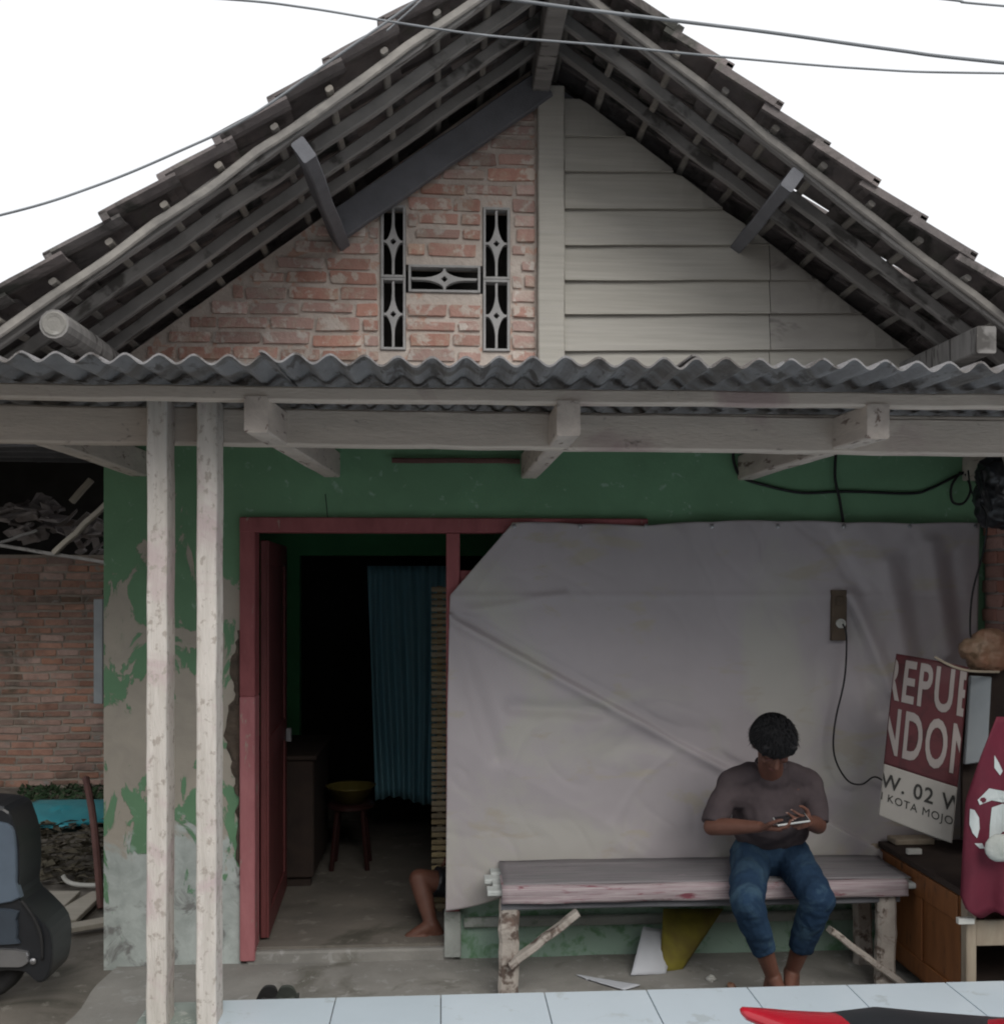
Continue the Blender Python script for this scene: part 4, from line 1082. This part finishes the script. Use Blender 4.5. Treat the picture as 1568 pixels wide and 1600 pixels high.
# ------------------------------------------------------------------ inside the doorway
cu = mb(); cx0, cx1 = X(574, YP-.05), X(700, YP-.05); rows = []
zt_c, zb_c = Z(630, 884, YP-.05), Z(630, 1252, YP-.05)
for j_ in range(24):
    t_ = j_/23; sec = []
    for i in range(120):
        u = i/119
        sq = 1 - .10*t_*(1-u) 
        x = cx0 + (cx1-cx0)*(1 - (1-u)*sq) 
        sec.append((x, YP - .05 + .028*math.sin(u*44 + 1.2*math.sin(t_*3 + u*5))*(.5+.6*t_), zt_c + (zb_c-zt_c)*t_ + .03*t_*math.sin(u*6)))
    rows.append(sec)
cu.rings(rows, cap=False, closed=False); o = cu.build('curtain', 'curtain', smooth=True); o.modifiers.new('thickness', 'SOLIDIFY').thickness = .003
tag(o, 'faded blue curtain hanging in the inner doorway', 'curtain')
bs = thing('bamboo_screen', 'woven bamboo slat screen just inside the door, right edge', 'screen', (X(688, 5.6), 5.6, .085))
z = .10
while z < Z(688, 918, 5.6):
    mb().beam((X(674, 5.6), 5.6 + .004*math.sin(z*90), z+.016), (X(674, 5.6)+.6, 5.6, z+.016), .012, .028, 3, .002).build('slat', 'bamboo', bs); z += .036
for x in (X(674, 5.6)+.03, X(674, 5.6)+.5): mb().box(x, x+.03, 5.612, 5.63, .085, z).build('upright', 'bamboo', bs)
sx_, sy_ = X(548, 6.55), 6.55
stl = thing('stool', 'dark red plastic stool standing in the dim room', 'stool', (sx_, sy_, .085))
mb().lathe([(.13, 0), (.15, -.01), (.15, -.03), (.13, -.035)], (sx_, sy_, .50), n=20).build('seat', 'stool_red', stl)
for a in (.78, 2.35, 3.92, 5.5): mb().tube([(sx_+.11*math.cos(a), sy_+.11*math.sin(a), .48), (sx_+.16*math.cos(a), sy_+.16*math.sin(a), .085)], .016, 8, 0).build('leg', 'stool_red', stl)
o = mb().lathe([(.09, .0), (.15, .10), (.165, .105), (.14, .09), (.085, .012)], (sx_, sy_, .503), n=24).build('basin', 'basin_yellow', smooth=True); tag(o, 'yellow plastic basin on the stool in the dim room', 'basin')
cb2 = thing('sideboard', 'low dark wooden sideboard in the dim room left of the curtain', 'sideboard', (X(470, 6.4), 6.4, .085))
sbx = X(440, 6.3)
mb().box(sbx-.3, sbx+.22, 6.1, 6.9, .14, .85).build('body', 'cabinet_dark', cb2, bevel=.01); mb().box(sbx-.32, sbx+.24, 6.08, 6.92, .852, .88).build('top', 'cabinet_dark', cb2, bevel=.006)
for q in (6.13, 6.85): mb().box(sbx-.02, sbx+.2, q, q+.05, .085, .139).build('foot', 'cabinet_dark', cb2)
gz = P(548, 1150, 6.6)
o = mb().ell(gz, (.02, .02, .025), n=12, m=8); o = o.build('bottle_cap', 'plastic_white', smooth=True); o.location.z = .9; bpy.data.objects.remove(o)

# ------------------------------------------------------------------ socket board, cables on the wall
sk = thing('socket_board', 'dark wooden socket board mounted on the tarpaulin', 'socket', P(1308, 1002, YW-.06))
s0, s1 = P(1298, 1001, YW-.06), P(1321, 922, YW-.06)
mb().box(s0.x, s1.x, YW-.075, YW-.035, s0.z, s1.z).build('board', 'socket_wood', sk, bevel=.003)
mb().lathe([(.024, 0), (.024, .014), (.016, .016), (.014, .006)], (s0.x+.042, YW-.075, Z(1309, 974, YW-.06)), (0, -1, 0), 20).build('socket', 'plastic_white', sk)
mb().box(s0.x+.02, s1.x-.02, YW-.083, YW-.076, Z(1309, 945, YW), Z(1309, 932, YW)).build('switch', 'socket_wood', sk, bevel=.002)
def wire(name, pts, r, mt_, label, cat='cable', n=6):
    o = mb().tube(pts, r, n, 6).build(name, mt_, smooth=True); return tag(o, label, cat)
yw = YW - .125
wire('cable', [P(1316, 975, yw-.01), P(1322, 995, yw-.01), P(1319, 1060, yw), P(1304, 1130, yw), P(1303, 1180, yw), P(1322, 1218, yw), P(1345, 1226, yw), P(1366, 1214, yw), P(1385, 1225, yw+.02)], .0045, 'black_cable', 'black cable hanging from the socket board down behind the banner')
yw2 = YW - .012
wire('cable', [P(1146, 700, YW-.02), P(1146, 722, yw2), P(1158, 745, yw2), P(1190, 757, yw2), P(1252, 770, yw2), P(1320, 768, yw2), P(1420, 771, yw2), P(1452, 764, yw2), P(1490, 745, yw2), P(1506, 738, yw2)], .0075, 'black_cable', 'black cable sagging along the green wall below the porch beam')
wire('cable', [P(1306, 700, yw2-.018), P(1304, 745, yw2-.018), P(1311, 780, yw2-.018), P(1317, 816, yw2-.018)], .0075, 'black_cable', 'black cable running straight down the green wall to the tarpaulin edge')
wire('cable', [P(1500, 738, yw2-.02), P(1486, 760, yw2-.03), P(1488, 784, yw2-.03), P(1505, 786, yw2-.03), P(1516, 765, yw2-.03), P(1508, 740, yw2-.02)], .007, 'black_cable', 'small loop of black cable at the right end of the green wall')
wire('cable', [P(1512, 735, 4.9), P(1518, 770, 4.85), P(1540, 805, 4.68), P(1536, 860, 4.68), P(1519, 925, 4.68), P(1515, 985, 4.66), P(1520, 1000, 4.64)], .0045, 'black_cable', 'thin black cable dropping past the brick side wall')
wire('cable', [P(508, 772, yw2), P(510, 790, yw2), P(512, 812, yw2)], .0022, 'black_cable', 'hair-thin dark wire on the green wall above the door')
# bundle of dark plastic at the top of the pier
random.seed(3)
m = mb()
for c_, r_ in (((1550, 778), .09), ((1562, 745), .11), ((1546, 742), .06), ((1552, 800), .07), ((1575, 790), .10)): m.ell(P(*c_, 4.78), (r_, .09, r_*1.2), n=14, m=10)
bn = thing('bundle', 'dark blue-black plastic bundle stuffed above the brick side wall', 'bundle', P(1555, 800, 4.78)); blob('bag', m, 'moto_black', bn, .012, 3, fold=.018, fscale=22)
for k in range(2): mb().tube([P(1525+k*8, 735, 4.72), P(1530+k*8, 765, 4.7), P(1545+k*4, 798, 4.7)], .005, 6, 5).build('cord', 'black_cable', bn)
m = mb()
for c_, r_ in (((1520, 1015), .07), ((1545, 1005), .09), ((1550, 1030), .08), ((1530, 1032), .06), ((1575, 1015), .1)): m.ell(P(*c_, 4.60), (r_, .06, r_*.8), n=14, m=10)
bn = thing('carrier_bag', 'crumpled rusty brown plastic bag lodged against the brick side wall above the banner', 'bag', P(1540, 1045, 4.6)); blob('bag', m, 'bag_brown', bn, .008, 3, fold=.009, fscale=34)

# ------------------------------------------------------------------ banner with lettering
bn_q = [P(1399, 1021, 4.62), P(1512, 1042, 4.44), P(1487, 1318, 4.40), P(1371, 1274, 4.56)]
def bpt(u, v, off=0.0):
    a = bn_q[0].lerp(bn_q[1], u); b_ = bn_q[3].lerp(bn_q[2], u); p = a.lerp(b_, v)
    nrm = (bn_q[1]-bn_q[0]).cross(bn_q[3]-bn_q[0]).normalized()
    if nrm.y > 0: nrm = -nrm
    cv = .022*math.sin(math.pi*u) + .010*math.sin(v*5 + u*3) - .02*max(0, u-.85)/.15*(1-v*.4) - .012*max(0, .12-v)/.12
    return p + nrm*(cv + off)
banner = thing('banner', 'torn maroon and white printed banner hanging beside the brick side wall', 'banner', bn_q[3])
def bpatch(u0, u1, v0, v1, mt_, name, off=0, n_=40):
    m = mb(); rows = [[bpt(u0 + (u1-u0)*i/n_, v0 + (v1-v0)*q/n_, off) for i in range(n_+1)] for q in range(n_+1)]
    m.rings(rows, cap=False, closed=False); o = m.build(name, mt_, banner, smooth=True)
    if off == 0: o.modifiers.new('thickness', 'SOLIDIFY').thickness = .0015
    return o
VM = .685
bpatch(0, 1, 0, VM, 'banner_maroon', 'maroon_field'); bpatch(0, 1, VM, 1, 'banner_white', 'white_field')
def btext(txt, u0, u1, v0, v1, mt_, name, bold=.02, hang=0.0):
    cu_ = bpy.data.curves.new('t', 'FONT'); cu_.body = txt; cu_.offset = bold; cu_.resolution_u = 4; cu_.space_character = 1.14; o = bpy.data.objects.new('t', cu_); col.objects.link(o)
    me = evaluated(o); bpy.data.objects.remove(o)
    xs_ = [v.co.x for v in me.vertices]; zs = [v.co.y for v in me.vertices]; a, b_, c, d = min(xs_), max(xs_), min(zs), max(zs)
    bm = bmesh.new(); bm.from_mesh(me); bmesh.ops.triangulate(bm, faces=bm.faces)
    for v in bm.verts:
        v.co.x = u0 + (v.co.x-a)/(b_-a)*(u1-u0); v.co.y = v1 + (v.co.y-c)/(d-c)*(v0-v1)
    for x_, sgn in ((.012, -1), (.985, 1)):
        bmesh.ops.bisect_plane(bm, geom=list(bm.verts)+list(bm.edges)+list(bm.faces), plane_co=(x_, 0, 0), plane_no=(sgn, 0, 0), clear_outer=True)
    for k in range(1, 12):
        bmesh.ops.bisect_plane(bm, geom=list(bm.verts)+list(bm.edges)+list(bm.faces), plane_co=(k/12, 0, 0), plane_no=(1, 0, 0))
    for k in range(1, 40):
        bmesh.ops.bisect_plane(bm, geom=list(bm.verts)+list(bm.edges)+list(bm.faces), plane_co=(0, k/40, 0), plane_no=(0, 1, 0))
    org = WL[banner.name]
    for v in bm.verts:
        v.co = bpt(v.co.x, v.co.y + hang*v.co.x, .0036) - org
    me2 = bpy.data.meshes.new(name); bm.to_mesh(me2); bm.free(); me2.materials.append(M[mt_]); place(name, me2, org, banner)
btext('REPUB', -.10, 1.10, .03, .29, 'banner_letters', 'lettering', .022)
btext('INDON', -.19, 1.13, .33, .62, 'banner_letters', 'lettering', .022)
btext('RW. 02 W', -.17, 1.10, .735, .825, 'banner_black', 'lettering', .014)
btext('N KOTA MOJO', -.06, .985, .855, .915, 'banner_black', 'lettering', .0)
mb().tube([bpt(.55, -.02, .004), bpt(.75, .01, .008), bpt(1.0, .02, .0), P(1560, 1050, 4.5)], .006, 6, 4).build('hanging_rod', 'wood_pale', banner)
# grey panel behind and red cloth with white print
o = mb().add([P(1516, 1056, 4.56), P(1549, 1058, 4.54), P(1542, 1190, 4.54), P(1507, 1195, 4.56)] + [P(1516, 1056, 4.57)+Vector((0, .02, 0)), P(1549, 1058, 4.56)+Vector((0, .02, 0)), P(1542, 1190, 4.56)+Vector((0, .02, 0)), P(1507, 1195, 4.57)+Vector((0, .02, 0))],
            [(0, 1, 2, 3), (7, 6, 5, 4), (0, 4, 5, 1), (1, 5, 6, 2), (2, 6, 7, 3), (3, 7, 4, 0)]).build('mirror_panel', 'panel_grey', bevel=.004); tag(o, 'narrow glossy grey panel between the banner and the red cloth', 'panel')
o = mb().box(X(1500, 4.66), X(1600, 4.66), 4.64, 4.66, Z(1530, 1310, 4.66), Z(1530, 1045, 4.66)).build('dark_board', 'cabinet_dark'); tag(o, 'dark board standing on the cabinet behind the grey panel', 'board')
rc_ = thing('flag_cloth', 'dark red cloth with white printed emblem hanging at the right edge', 'cloth', P(1540, 1430, 4.09))
def rpt(px, py, off=0): 
    y = 4.09 + .015*math.sin(px*.11 + py*.01) + .012*noise.noise(Vector((px*.03, py*.012, 3)))
    return P(px, py, y - off)
m = mb(); rows = []
for q in range(31):
    py = 1120 + 310*q/30; xl = lerp_tab([(1120, 1556), (1180, 1532), (1250, 1508), (1330, 1503), (1400, 1500), (1420, 1508), (1430, 1520)], py)
    rows.append([rpt(xl + (1640-xl)*i/24, py + 5*math.sin(i*.7)*(q/30)) for i in range(25)])
m.rings(rows, cap=False, closed=False); o = m.build('cloth', 'cloth_red', rc_, smooth=True); o.modifiers.new('thickness', 'SOLIDIFY').thickness = .003
def rpoly(pts, name='white_print'):
    m = mb(); n_ = len(pts); c = (sum(p[0] for p in pts)/n_, sum(p[1] for p in pts)/n_)
    dense = []
    for a, b_ in zip(pts, pts[1:]+pts[:1]):
        for t_ in (0, .5): dense.append((a[0]+(b_[0]-a[0])*t_, a[1]+(b_[1]-a[1])*t_))
    k = len(dense); v = [rpt(*c, .006)]
    for f_ in (.5, 1): v += [rpt(c[0]+(p[0]-c[0])*f_, c[1]+(p[1]-c[1])*f_, .006) for p in dense]
    f = [(0, 1+(i+1) % k, 1+i) for i in range(k)] + [(1+i, 1+(i+1) % k, 1+k+(i+1) % k, 1+k+i) for i in range(k)]
    m.add(v, f); m.build(name, 'cloth_white', rc_)
rpoly([(1515, 1264), (1522, 1266), (1529, 1278), (1530, 1295), (1526, 1310), (1519, 1302), (1514, 1288)])
rpoly([(1527, 1250), (1545, 1232), (1566, 1236), (1600, 1240), (1600, 1252), (1566, 1254), (1545, 1250), (1530, 1258)])
rpoly([(1549, 1262), (1566, 1256), (1590, 1262), (1590, 1295), (1566, 1300), (1556, 1310), (1545, 1312), (1546, 1290)])
rpoly([(1522, 1318), (1534, 1318), (1538, 1326), (1530, 1326)])
rpoly([(1553, 1180), (1560, 1192), (1566, 1205), (1562, 1212), (1553, 1200)])
m = mb().ell(P(1563, 1325, 4.03), (.07, .018, .06), n=16, m=8); o = m.build('grey_disc', 'cement_pale', smooth=True); tag(o, 'round grey-green lid hanging in front of the red cloth', 'lid')

# ------------------------------------------------------------------ cabinet on the right
cxl = 2.24; cab = thing('cabinet', 'brown wooden cabinet standing sideways at the right end of the porch', 'cabinet', (cxl+.3, 4.6, 0))
cy0, cy1, cz = 4.16, 5.0, .60
mb().box(cxl, cxl+.02, cy0+.05, cy1, .06, cz-.03).build('side_panel', 'cabinet_wood', cab)
mb().box(cxl-.012, cxl-.001, cy0+.06, cy1-.02, cz-.15, cz-.035).build('side_rail', 'cabinet_wood', cab, bevel=.003)
mb().box(cxl-.012, cxl-.001, cy0+.06, cy1-.02, .08, .16).build('side_rail', 'cabinet_wood', cab, bevel=.003)
mb().box(cxl-.012, cxl-.001, cy0+.38, cy0+.44, .161, cz-.151).build('side_stile', 'cabinet_wood', cab, bevel=.003)
mb().box(cxl-.015, cxl+.55, cy0-.01, cy1, cz-.029, cz).build('top', 'cabinet_dark', cab, bevel=.004)
mb().box(cxl+.0, cxl+.045, cy0, cy0+.049, 0, cz-.03).build('corner_post', 'wood_pale', cab, bevel=.004)
mb().box(cxl+.49, cxl+.53, cy0, cy0+.049, 0, cz-.03).build('corner_post', 'wood_pale', cab, bevel=.004)
mb().box(cxl+.046, cxl+.489, cy0+.01, cy0+.03, .36, .47).build('front_rail', 'wood_pale', cab, bevel=.004)
mb().box(cxl+.021, cxl+.53, cy1-.03, cy1-.002, .05, cz-.03).build('back_panel', 'cabinet_dark', cab)
mb().box(cxl+.021, cxl+.53, cy0+.05, cy1-.031, .10, .12).build('shelf', 'cabinet_dark', cab)
for px, py, lb in ((1426, 1330, 'small white folded paper on the cabinet top'), (1506, 1438, 'small white card on the cabinet corner')):
    p = P(px, py, 4.7 if px < 1500 else 4.13)
    tag(mb().box(p.x-.035, p.x+.035, p.y-.02, p.y+.004, p.z-.012, p.z+.014).build('paper_scrap', 'plastic_white', bevel=.002), lb, 'paper')
tag(mb().box(X(1385, 5.0), X(1445, 5.0), 4.90, 5.0, cz+.002, cz+.03).build('wooden_strip', 'wood_pale', bevel=.004), 'pale wooden strip lying along the back of the cabinet top', 'strip')
bp0 = P(1352, 1345, 4.98)
leaning('cardboard', [P(1362, 1318, 5.0), P(1392, 1318, 5.0), P(1382, 1352, 4.95), P(1344, 1350, 4.95)], 'wood_pale', 'small bent card between bench and cabinet', 'card', .01)

# ------------------------------------------------------------------ sandals standing against the terrace
for px, mt_, lb, rt in ((424, 'rubber', 'black slipper standing behind the terrace edge, left of the pair', .5), (450, 'sandal_grey', 'dark grey-green slipper standing behind the terrace edge, right of the pair', 0)):
    c = P(px, 1533, 4.06); sd_ = thing('slipper', lb, 'slipper', (c.x, 4.06, .0))
    m = mb(); rows = []
    for t_ in range(25):
        s = t_/24; s = .5 - .5*math.cos(math.pi*s); wv = .052*(1 - .18*math.cos(s*math.pi*2+.4))*(max(.0, 1 - abs(2*s-1)**3.2))**.42 + .004; z_ = c.z*s
        y_ = 4.10 - .10*s; x_ = c.x + rt*.12*(s-1)
        rows.append([(x_-wv, y_, z_), (x_+wv, y_, z_), (x_+wv, y_+.022, z_), (x_-wv, y_+.022, z_)])
    m.rings(rows); m.build('sole', mt_, sd_, bevel=.0)
    rows = []
    for q in range(9):
        a = math.pi*q/8
        rows.append([(c.x + .045*math.cos(a), 4.035 - .055*math.sin(a)+.02, c.z*s_) for s_ in (.62, .70, .78, .86)])
    m = mb(); m.rings(rows, cap=False, closed=False); o = m.build('strap', mt_, sd_, smooth=True); o.modifiers.new('thickness', 'SOLIDIFY').thickness = .006

# ------------------------------------------------------------------ scooter at the left edge
def wheel(m_tyre, m_rim, c, r, axis, parent, wd=.05):
    o = mb().lathe([(r-.06, -wd*.8), (r-.02, -wd), (r-.003, -wd*.55), (r, 0), (r-.003, wd*.55), (r-.02, wd), (r-.06, wd*.8), (r-.07, 0)], c, axis, 32); 
    wv = o.build('wheel', m_tyre, parent, smooth=True)
    mb().lathe([(r-.062, -.03), (r-.075, -.028), (.05, -.02), (.03, -.045), (.03, .045), (.05, .02), (r-.075, .028), (r-.062, .03)], c, axis, 24).build('rim', m_rim, wv)
    return wv
sx0 = X(-16, 4.74); scy = 4.74
sct = thing('scooter', 'blue-grey motor scooter cut off by the left edge', 'scooter', (sx0-.6, scy, 0))
ax_ = (.25, 1, 0)
wheel('rubber', 'metal_grey', (sx0-.06, scy+.02, .255), .255, ax_, sct)
wheel('rubber', 'metal_grey', (sx0-1.22, scy-.05, .255), .255, ax_, sct)
def loft(path, name, mt_, parent, n=14):
    m = mb(); rows = [[Vector(c) + Vector((a*math.cos(t_)*.25*0, a*math.cos(t_), b_*math.sin(t_))) if kind == 'x' else Vector(c) + Vector((b_*math.sin(t_), a*math.cos(t_), 0)) for t_ in [2*math.pi*k/n for k in range(n)]] for c, a, b_, kind in path]
    m.rings(rows); return m.build(name, mt_, parent, smooth=True)
# leg shield / front cowl, fender, column, floor, seat, tail
def plate(pts, y0, y1, name, mt_, bev=.008):
    q = [Vector((a, b, 0)) for a, b in pts]; k = len(q); out = []
    for i in range(k):
        a, b, c, d = q[i-1], q[i], q[(i+1) % k], q[(i+2) % k]
        for t_ in (0, .34, .67): out.append(.5*((2*b) + (c-a)*t_ + (2*a-5*b+4*c-d)*t_*t_ + (3*b-a-3*c+d)*t_**3))
    poly = [(P(p.x, p.y, y0).x, P(p.x, p.y, y0).z) for p in out]
    m = mb(); k = len(poly); cx = sum(p[0] for p in poly)/k; cz = sum(p[1] for p in poly)/k
    rows = []
    for f_, yy in ((.965, y0), (.99, y0+.006), (1, y0+.02), (1, y1)): rows.append([(cx+(x-cx)*f_, yy, cz+(z-cz)*f_) for x, z in poly])
    m.rings(rows); return m.build(name, mt_, sct, smooth=False)
plate([(-150, 1250), (-60, 1256), (4, 1262), (20, 1284), (30, 1322), (31, 1370), (29, 1402), (50, 1424), (76, 1454), (81, 1492), (74, 1530), (58, 1537), (40, 1522), (10, 1518), (-150, 1510)], scy-.14, scy+.10, 'leg_shield', 'moto_black')
plate([(-140, 1284), (-40, 1284), (10, 1288), (23, 1312), (25, 1380), (18, 1411), (-140, 1414)], scy-.158, scy-.12, 'shield_panel', 'moto_blue')
plate([(-140, 1422), (14, 1422), (25, 1438), (26, 1468), (16, 1477), (-140, 1476)], scy-.158, scy-.12, 'lower_panel', 'moto_navy')
plate([(-140, 1484), (24, 1485), (44, 1499), (38, 1510), (10, 1512), (-140, 1508)], scy-.158, scy-.12, 'footrest', 'metal_grey')
mb().lathe([(.014, 0), (.014, .006), (.006, .010)], P(52, 1502, scy-.148), (0, -1, 0), 12).build('bolt', 'metal_grey', sct)
mb().lathe([(.008, 0), (.008, .004), (.003, .006)], P(24, 1396, scy-.148), (0, -1, 0), 10).build('bolt', 'metal_grey', sct)
mb().tube([P(34, 1408, scy-.15), P(50, 1430, scy-.155), P(64, 1462, scy-.15), P(66, 1500, scy-.145)], .007, 8, 4).build('cable', 'rubber', sct, smooth=True)
mb().tube([(sx0-.0, scy-.07, .26), (sx0-.06, scy-.06, .60)], .02, 8, 0).build('fork', 'metal_grey', sct); mb().tube([(sx0-.0, scy+.07, .26), (sx0-.06, scy+.06, .60)], .02, 8, 0).build('fork', 'metal_grey', sct)
mb().ell((sx0-.10, scy-.14, 1.0), (.06, .06, .06), n=16, m=10).build('headlight', 'panel_grey', sct, smooth=True)
mb().ell((sx0-.12, scy-.20, .80), (.03, .03, .03), n=12, m=8).build('turn_signal', 'glass_lamp', sct, smooth=True)
mb().tube([(sx0-.12, scy-.33, 1.04), (sx0-.08, scy-.12, 1.06), (sx0-.06, scy, 1.04), (sx0-.08, scy+.12, 1.06), (sx0-.12, scy+.33, 1.04)], .016, 8, 4).build('handlebar', 'moto_black', sct, smooth=True)
mb().box(sx0-.62, sx0-.18, scy-.14, scy+.14, .28, .36).build('floorboard', 'moto_black', sct, bevel=.02)
loft([((sx0-.55, scy, .50), .10, .16, 'x'), ((sx0-.75, scy, .58), .15, .16, 'x'), ((sx0-1.1, scy-.02, .62), .15, .14, 'x'), ((sx0-1.45, scy-.04, .70), .06, .06, 'x')], 'body_panel', 'moto_blue', sct)
loft([((sx0-.60, scy, .74), .09, .03, 'x'), ((sx0-.72, scy, .77), .14, .045, 'x'), ((sx0-1.05, scy-.02, .80), .14, .05, 'x'), ((sx0-1.35, scy-.04, .84), .10, .04, 'x')], 'seat', 'moto_black', sct)

# ------------------------------------------------------------------ motorcycle tail in the foreground on the terrace
my = 1.93
def mp(px, py, y=my): return P(px, py, y)
mo = thing('motorcycle', 'red and black motorcycle tail poking up from the bottom right', 'motorcycle', (X(1500, my), my, TZ))
def tail(path, name, mt_):
    m = mb(); rows = []
    for (c, a, b_) in path: rows.append([c + Vector((0, a*math.cos(t_), b_*math.sin(t_))) for t_ in [2*math.pi*k/18 for k in range(18)]])
    m.rings(rows); return m.build(name, mt_, mo, smooth=True)
tail([(mp(1157, 1581), .008, .005), (mp(1163, 1584), .022, .010), (mp(1200, 1594), .045, .014), (mp(1250, 1606), .07, .017), (mp(1330, 1616), .09, .018), (mp(1420, 1626), .10, .02), (mp(1600, 1640), .11, .04)], 'tail_cowl', 'moto_red')
tail([(mp(1225, 1606), .03, .006), (mp(1290, 1614), .08, .012), (mp(1350, 1616), .10, .020), (mp(1400, 1615), .11, .026), (mp(1480, 1626), .12, .028), (mp(1600, 1636), .12, .030), (mp(1750, 1634), .10, .03)], 'seat', 'moto_black')
tail([(mp(1180, 1596), .03, .008), (mp(1230, 1612), .06, .012), (mp(1400, 1650), .09, .05), (mp(1700, 1680), .10, .08)], 'side_panel', 'moto_black')
wc = (X(1290, my)+.08, my, TZ+.29)
wheel('rubber', 'metal_grey', wc, .29, (0, 1, 0), mo); wheel('rubber', 'metal_grey', (wc[0]+1.24, my, wc[2]), .29, (0, 1, 0), mo)
mb().tube([wc, (wc[0]+.5, my, TZ+.38)], .03, 8, 0).build('swing_arm', 'moto_black', mo); mb().box(wc[0]+.35, wc[0]+.8, my-.12, my+.12, TZ+.22, TZ+.55).build('engine', 'metal_grey', mo, bevel=.04)
mb().tube([(wc[0]+1.24, my-.08, TZ+.29), (wc[0]+1.0, my-.06, TZ+.78)], .025, 8, 0).build('fork', 'metal_grey', mo); mb().tube([(wc[0]+1.24, my+.08, TZ+.29), (wc[0]+1.0, my+.06, TZ+.78)], .025, 8, 0).build('fork', 'metal_grey', mo)

# ------------------------------------------------------------------ overhead cables
def span(pts, r, label):
    o = mb().tube(pts, r, 6, 8).build('overhead_cable', 'sky_cable', smooth=True); tag(o, label, 'cable', None)
yc = 3.6
span([P(-900, 520, yc+1), P(-300, 400, yc+.3), P(0, 336, yc), P(150, 290, yc), P(280, 236, yc), P(388, 183, yc), P(520, 92, yc), P(655, -4, yc), P(780, -110, yc), P(1000, -330, yc)], .0045, 'thin overhead cable rising steeply from the left past the roof edge')
span([P(-600, -60, yc), P(0, -22, yc), P(350, -2, yc), P(480, 12, yc), P(620, 35, yc), P(760, 55, yc), P(950, 71, yc), P(1100, 86, yc), P(1350, 107, yc), P(1568, 114, yc), P(2300, 118, yc)], .004, 'lower thin overhead cable crossing in front of the roof peak')
span([P(-400, -120, yc+.1), P(400, -60, yc+.1), P(820, 2, yc+.1), P(1030, 29, yc+.1), P(1200, 50, yc+.1), P(1400, 78, yc+.1), P(1568, 98, yc+.1), P(2300, 170, yc+.1)], .0065, 'thicker overhead cable running off to the right above the roof')
span([P(1000, -60, yc), P(1300, -22, yc), P(1490, 0, yc), P(1568, 9, yc), P(2200, 60, yc)], .004, 'faint overhead cable in the top right corner')
span([P(604, 48, yc+.05), P(622, 32, yc+.05), P(660, -2, yc+.05), P(760, -95, yc+.05), P(1000, -320, yc)], .003, 'short cable ending at the left roof edge near the peak')
